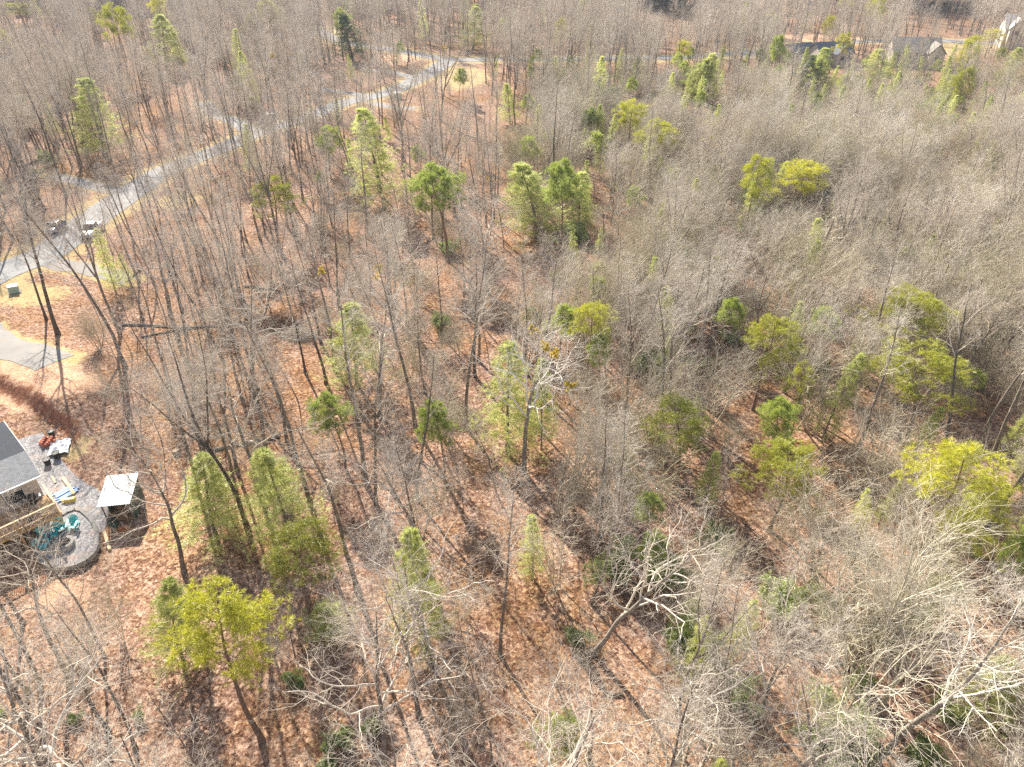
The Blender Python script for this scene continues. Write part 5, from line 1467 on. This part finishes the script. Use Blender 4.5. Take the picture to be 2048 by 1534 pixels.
done['B'] = plant_set(BRU, 290, 60)
done['U'] = plant_set(UND, 200, 40)

# ------------------------------------------------------------------ what is left of each kind, one object of copies each
def proto_collection(name, kinds):
    c = bpy.data.collections.new(name); ix = {}
    n = 0
    for k in kinds:
        for v, p in enumerate(PROTO[k]):
            o = bpy.data.objects.new('%03d_%s' % (n, k), p['both']); c.objects.link(o); ix[(k, v)] = n; n += 1
    return c, ix
def stuff(name, label, S, skip, kinds, cat):
    keep = [i for i in range(len(S['kind'])) if i not in skip]
    if not keep: return
    c, ix = proto_collection(name + '_kinds', kinds)
    P = S['pos'][keep]; V = np.column_stack([P, hgt(P[:, 0], P[:, 1]) - .05])
    me = raw_mesh(name, V)
    def at_(nm, ty, data, f):
        a = me.attributes.new(nm, ty, 'POINT'); a.data.foreach_set(f, np.asarray(data).ravel())
    at_('pick', 'INT', np.array([ix[(S['kind'][i], S['var'][i] % len(PROTO[S['kind'][i]]))] for i in keep], np.int32), 'value')
    at_('turn', 'FLOAT_VECTOR', np.column_stack([S['lean'][keep], S['rz'][keep]]).astype(np.float32), 'vector')
    at_('size', 'FLOAT', np.asarray(S['s'])[keep].astype(np.float32), 'value')
    o = link(name, me); o['kind'] = 'stuff'; o['label'] = label; o['category'] = cat
    g = bpy.data.node_groups.new(name, 'GeometryNodeTree')
    g.interface.new_socket('Geometry', in_out='INPUT', socket_type='NodeSocketGeometry')
    g.interface.new_socket('Geometry', in_out='OUTPUT', socket_type='NodeSocketGeometry')
    N, Lk = g.nodes, g.links
    gi, go = N.new('NodeGroupInput'), N.new('NodeGroupOutput')
    m2p = N.new('GeometryNodeMeshToPoints'); iop = N.new('GeometryNodeInstanceOnPoints'); ci = N.new('GeometryNodeCollectionInfo')
    ci.inputs['Collection'].default_value = c; ci.inputs['Separate Children'].default_value = True; ci.inputs['Reset Children'].default_value = True
    def na(nm, ty):
        n = N.new('GeometryNodeInputNamedAttribute'); n.data_type = ty; n.inputs['Name'].default_value = nm; return n.outputs['Attribute']
    e2r = N.new('FunctionNodeEulerToRotation')
    Lk.new(gi.outputs[0], m2p.inputs[0]); Lk.new(m2p.outputs[0], iop.inputs['Points']); Lk.new(ci.outputs[0], iop.inputs['Instance'])
    iop.inputs['Pick Instance'].default_value = True
    Lk.new(na('pick', 'INT'), iop.inputs['Instance Index']); Lk.new(na('turn', 'FLOAT_VECTOR'), e2r.inputs[0])
    Lk.new(e2r.outputs[0], iop.inputs['Rotation']); Lk.new(na('size', 'FLOAT'), iop.inputs['Scale'])
    Lk.new(iop.outputs[0], go.inputs[0])
    md = o.modifiers.new('copies', 'NODES'); md.node_group = g
    return o
stuff('bare_woodland', 'far grey mass of bare trees filling the back of the wood', TALL, done['T'], ('tall', 'pole', 'oak', 'fork', 'pale', 'ptall', 'fan', 'lob', 'wpine', 'gpine'), 'woodland')
stuff('young_woodland', 'far thin young trees mixed in the bare wood', SAP, done['S'], ('sapling',), 'young trees')
stuff('undergrowth', 'far dense bare shrub growth under the trees', BRU, done['B'], ('brush',), 'undergrowth')
stuff('evergreen_undergrowth', 'far low evergreen growth among bare shrubs', UND, done['U'], ('laurel', 'gpine', 'wpine'), 'undergrowth')
# added pines whose dark cool colour stands for a shaded, hazy far hillside
C = candidates(5.0, 400, 520)
X, Y, D = to_px(C[:, 0], C[:, 1], 8)
pr_ = np.full(len(C), .03)
for (cx, rx, v) in ((1338, 55, .95), (1885, 80, .95), (215, 45, .8), (60, 60, .5), (700, 60, .4)): pr_ = np.where(np.abs(X - cx) < rx, v, pr_)
C = C[(NR.rand(len(C)) < pr_)]
PIN = dict(pos=C, kind=['hillshade_pine'] * len(C), var=list(NR.randint(12, size=len(C))), s=1.0 + .5 * NR.rand(len(C)), rz=NR.rand(len(C)) * 6.28, lean=NR.randn(len(C), 2) * .02)
stuff('hillshade_pines', 'pines coloured dark blue green as a shaded hazy hillside along the top of the photo', PIN, set(), ('hillshade_pine',), 'pine wood')
print('COUNTS', len(TALL['kind']), len(SAP['kind']), len(BRU['kind']), len(UND['kind']), len(PIN['kind']), {k: len(v) for k, v in done.items()})

# ------------------------------------------------------------------ haze
hm = bpy.data.materials.new('haze'); hm.use_nodes = True
hn = hm.node_tree.nodes; hn.remove(hn['Principled BSDF'])
pv = hn.new('ShaderNodeVolumePrincipled'); pv.inputs['Color'].default_value = (.92, .94, 1.0, 1); pv.inputs['Density'].default_value = .00018
pv.inputs['Anisotropy'].default_value = 0
hm.node_tree.links.new(pv.outputs[0], hn['Material Output'].inputs['Volume'])
hb = MB(); hb.box(-3200, 3200, -800, 3800, -6, 190)
ho = hb.build('haze', hm); ho['kind'] = 'stuff'; ho['label'] = 'thin pale haze over the whole wood'; ho['category'] = 'haze'
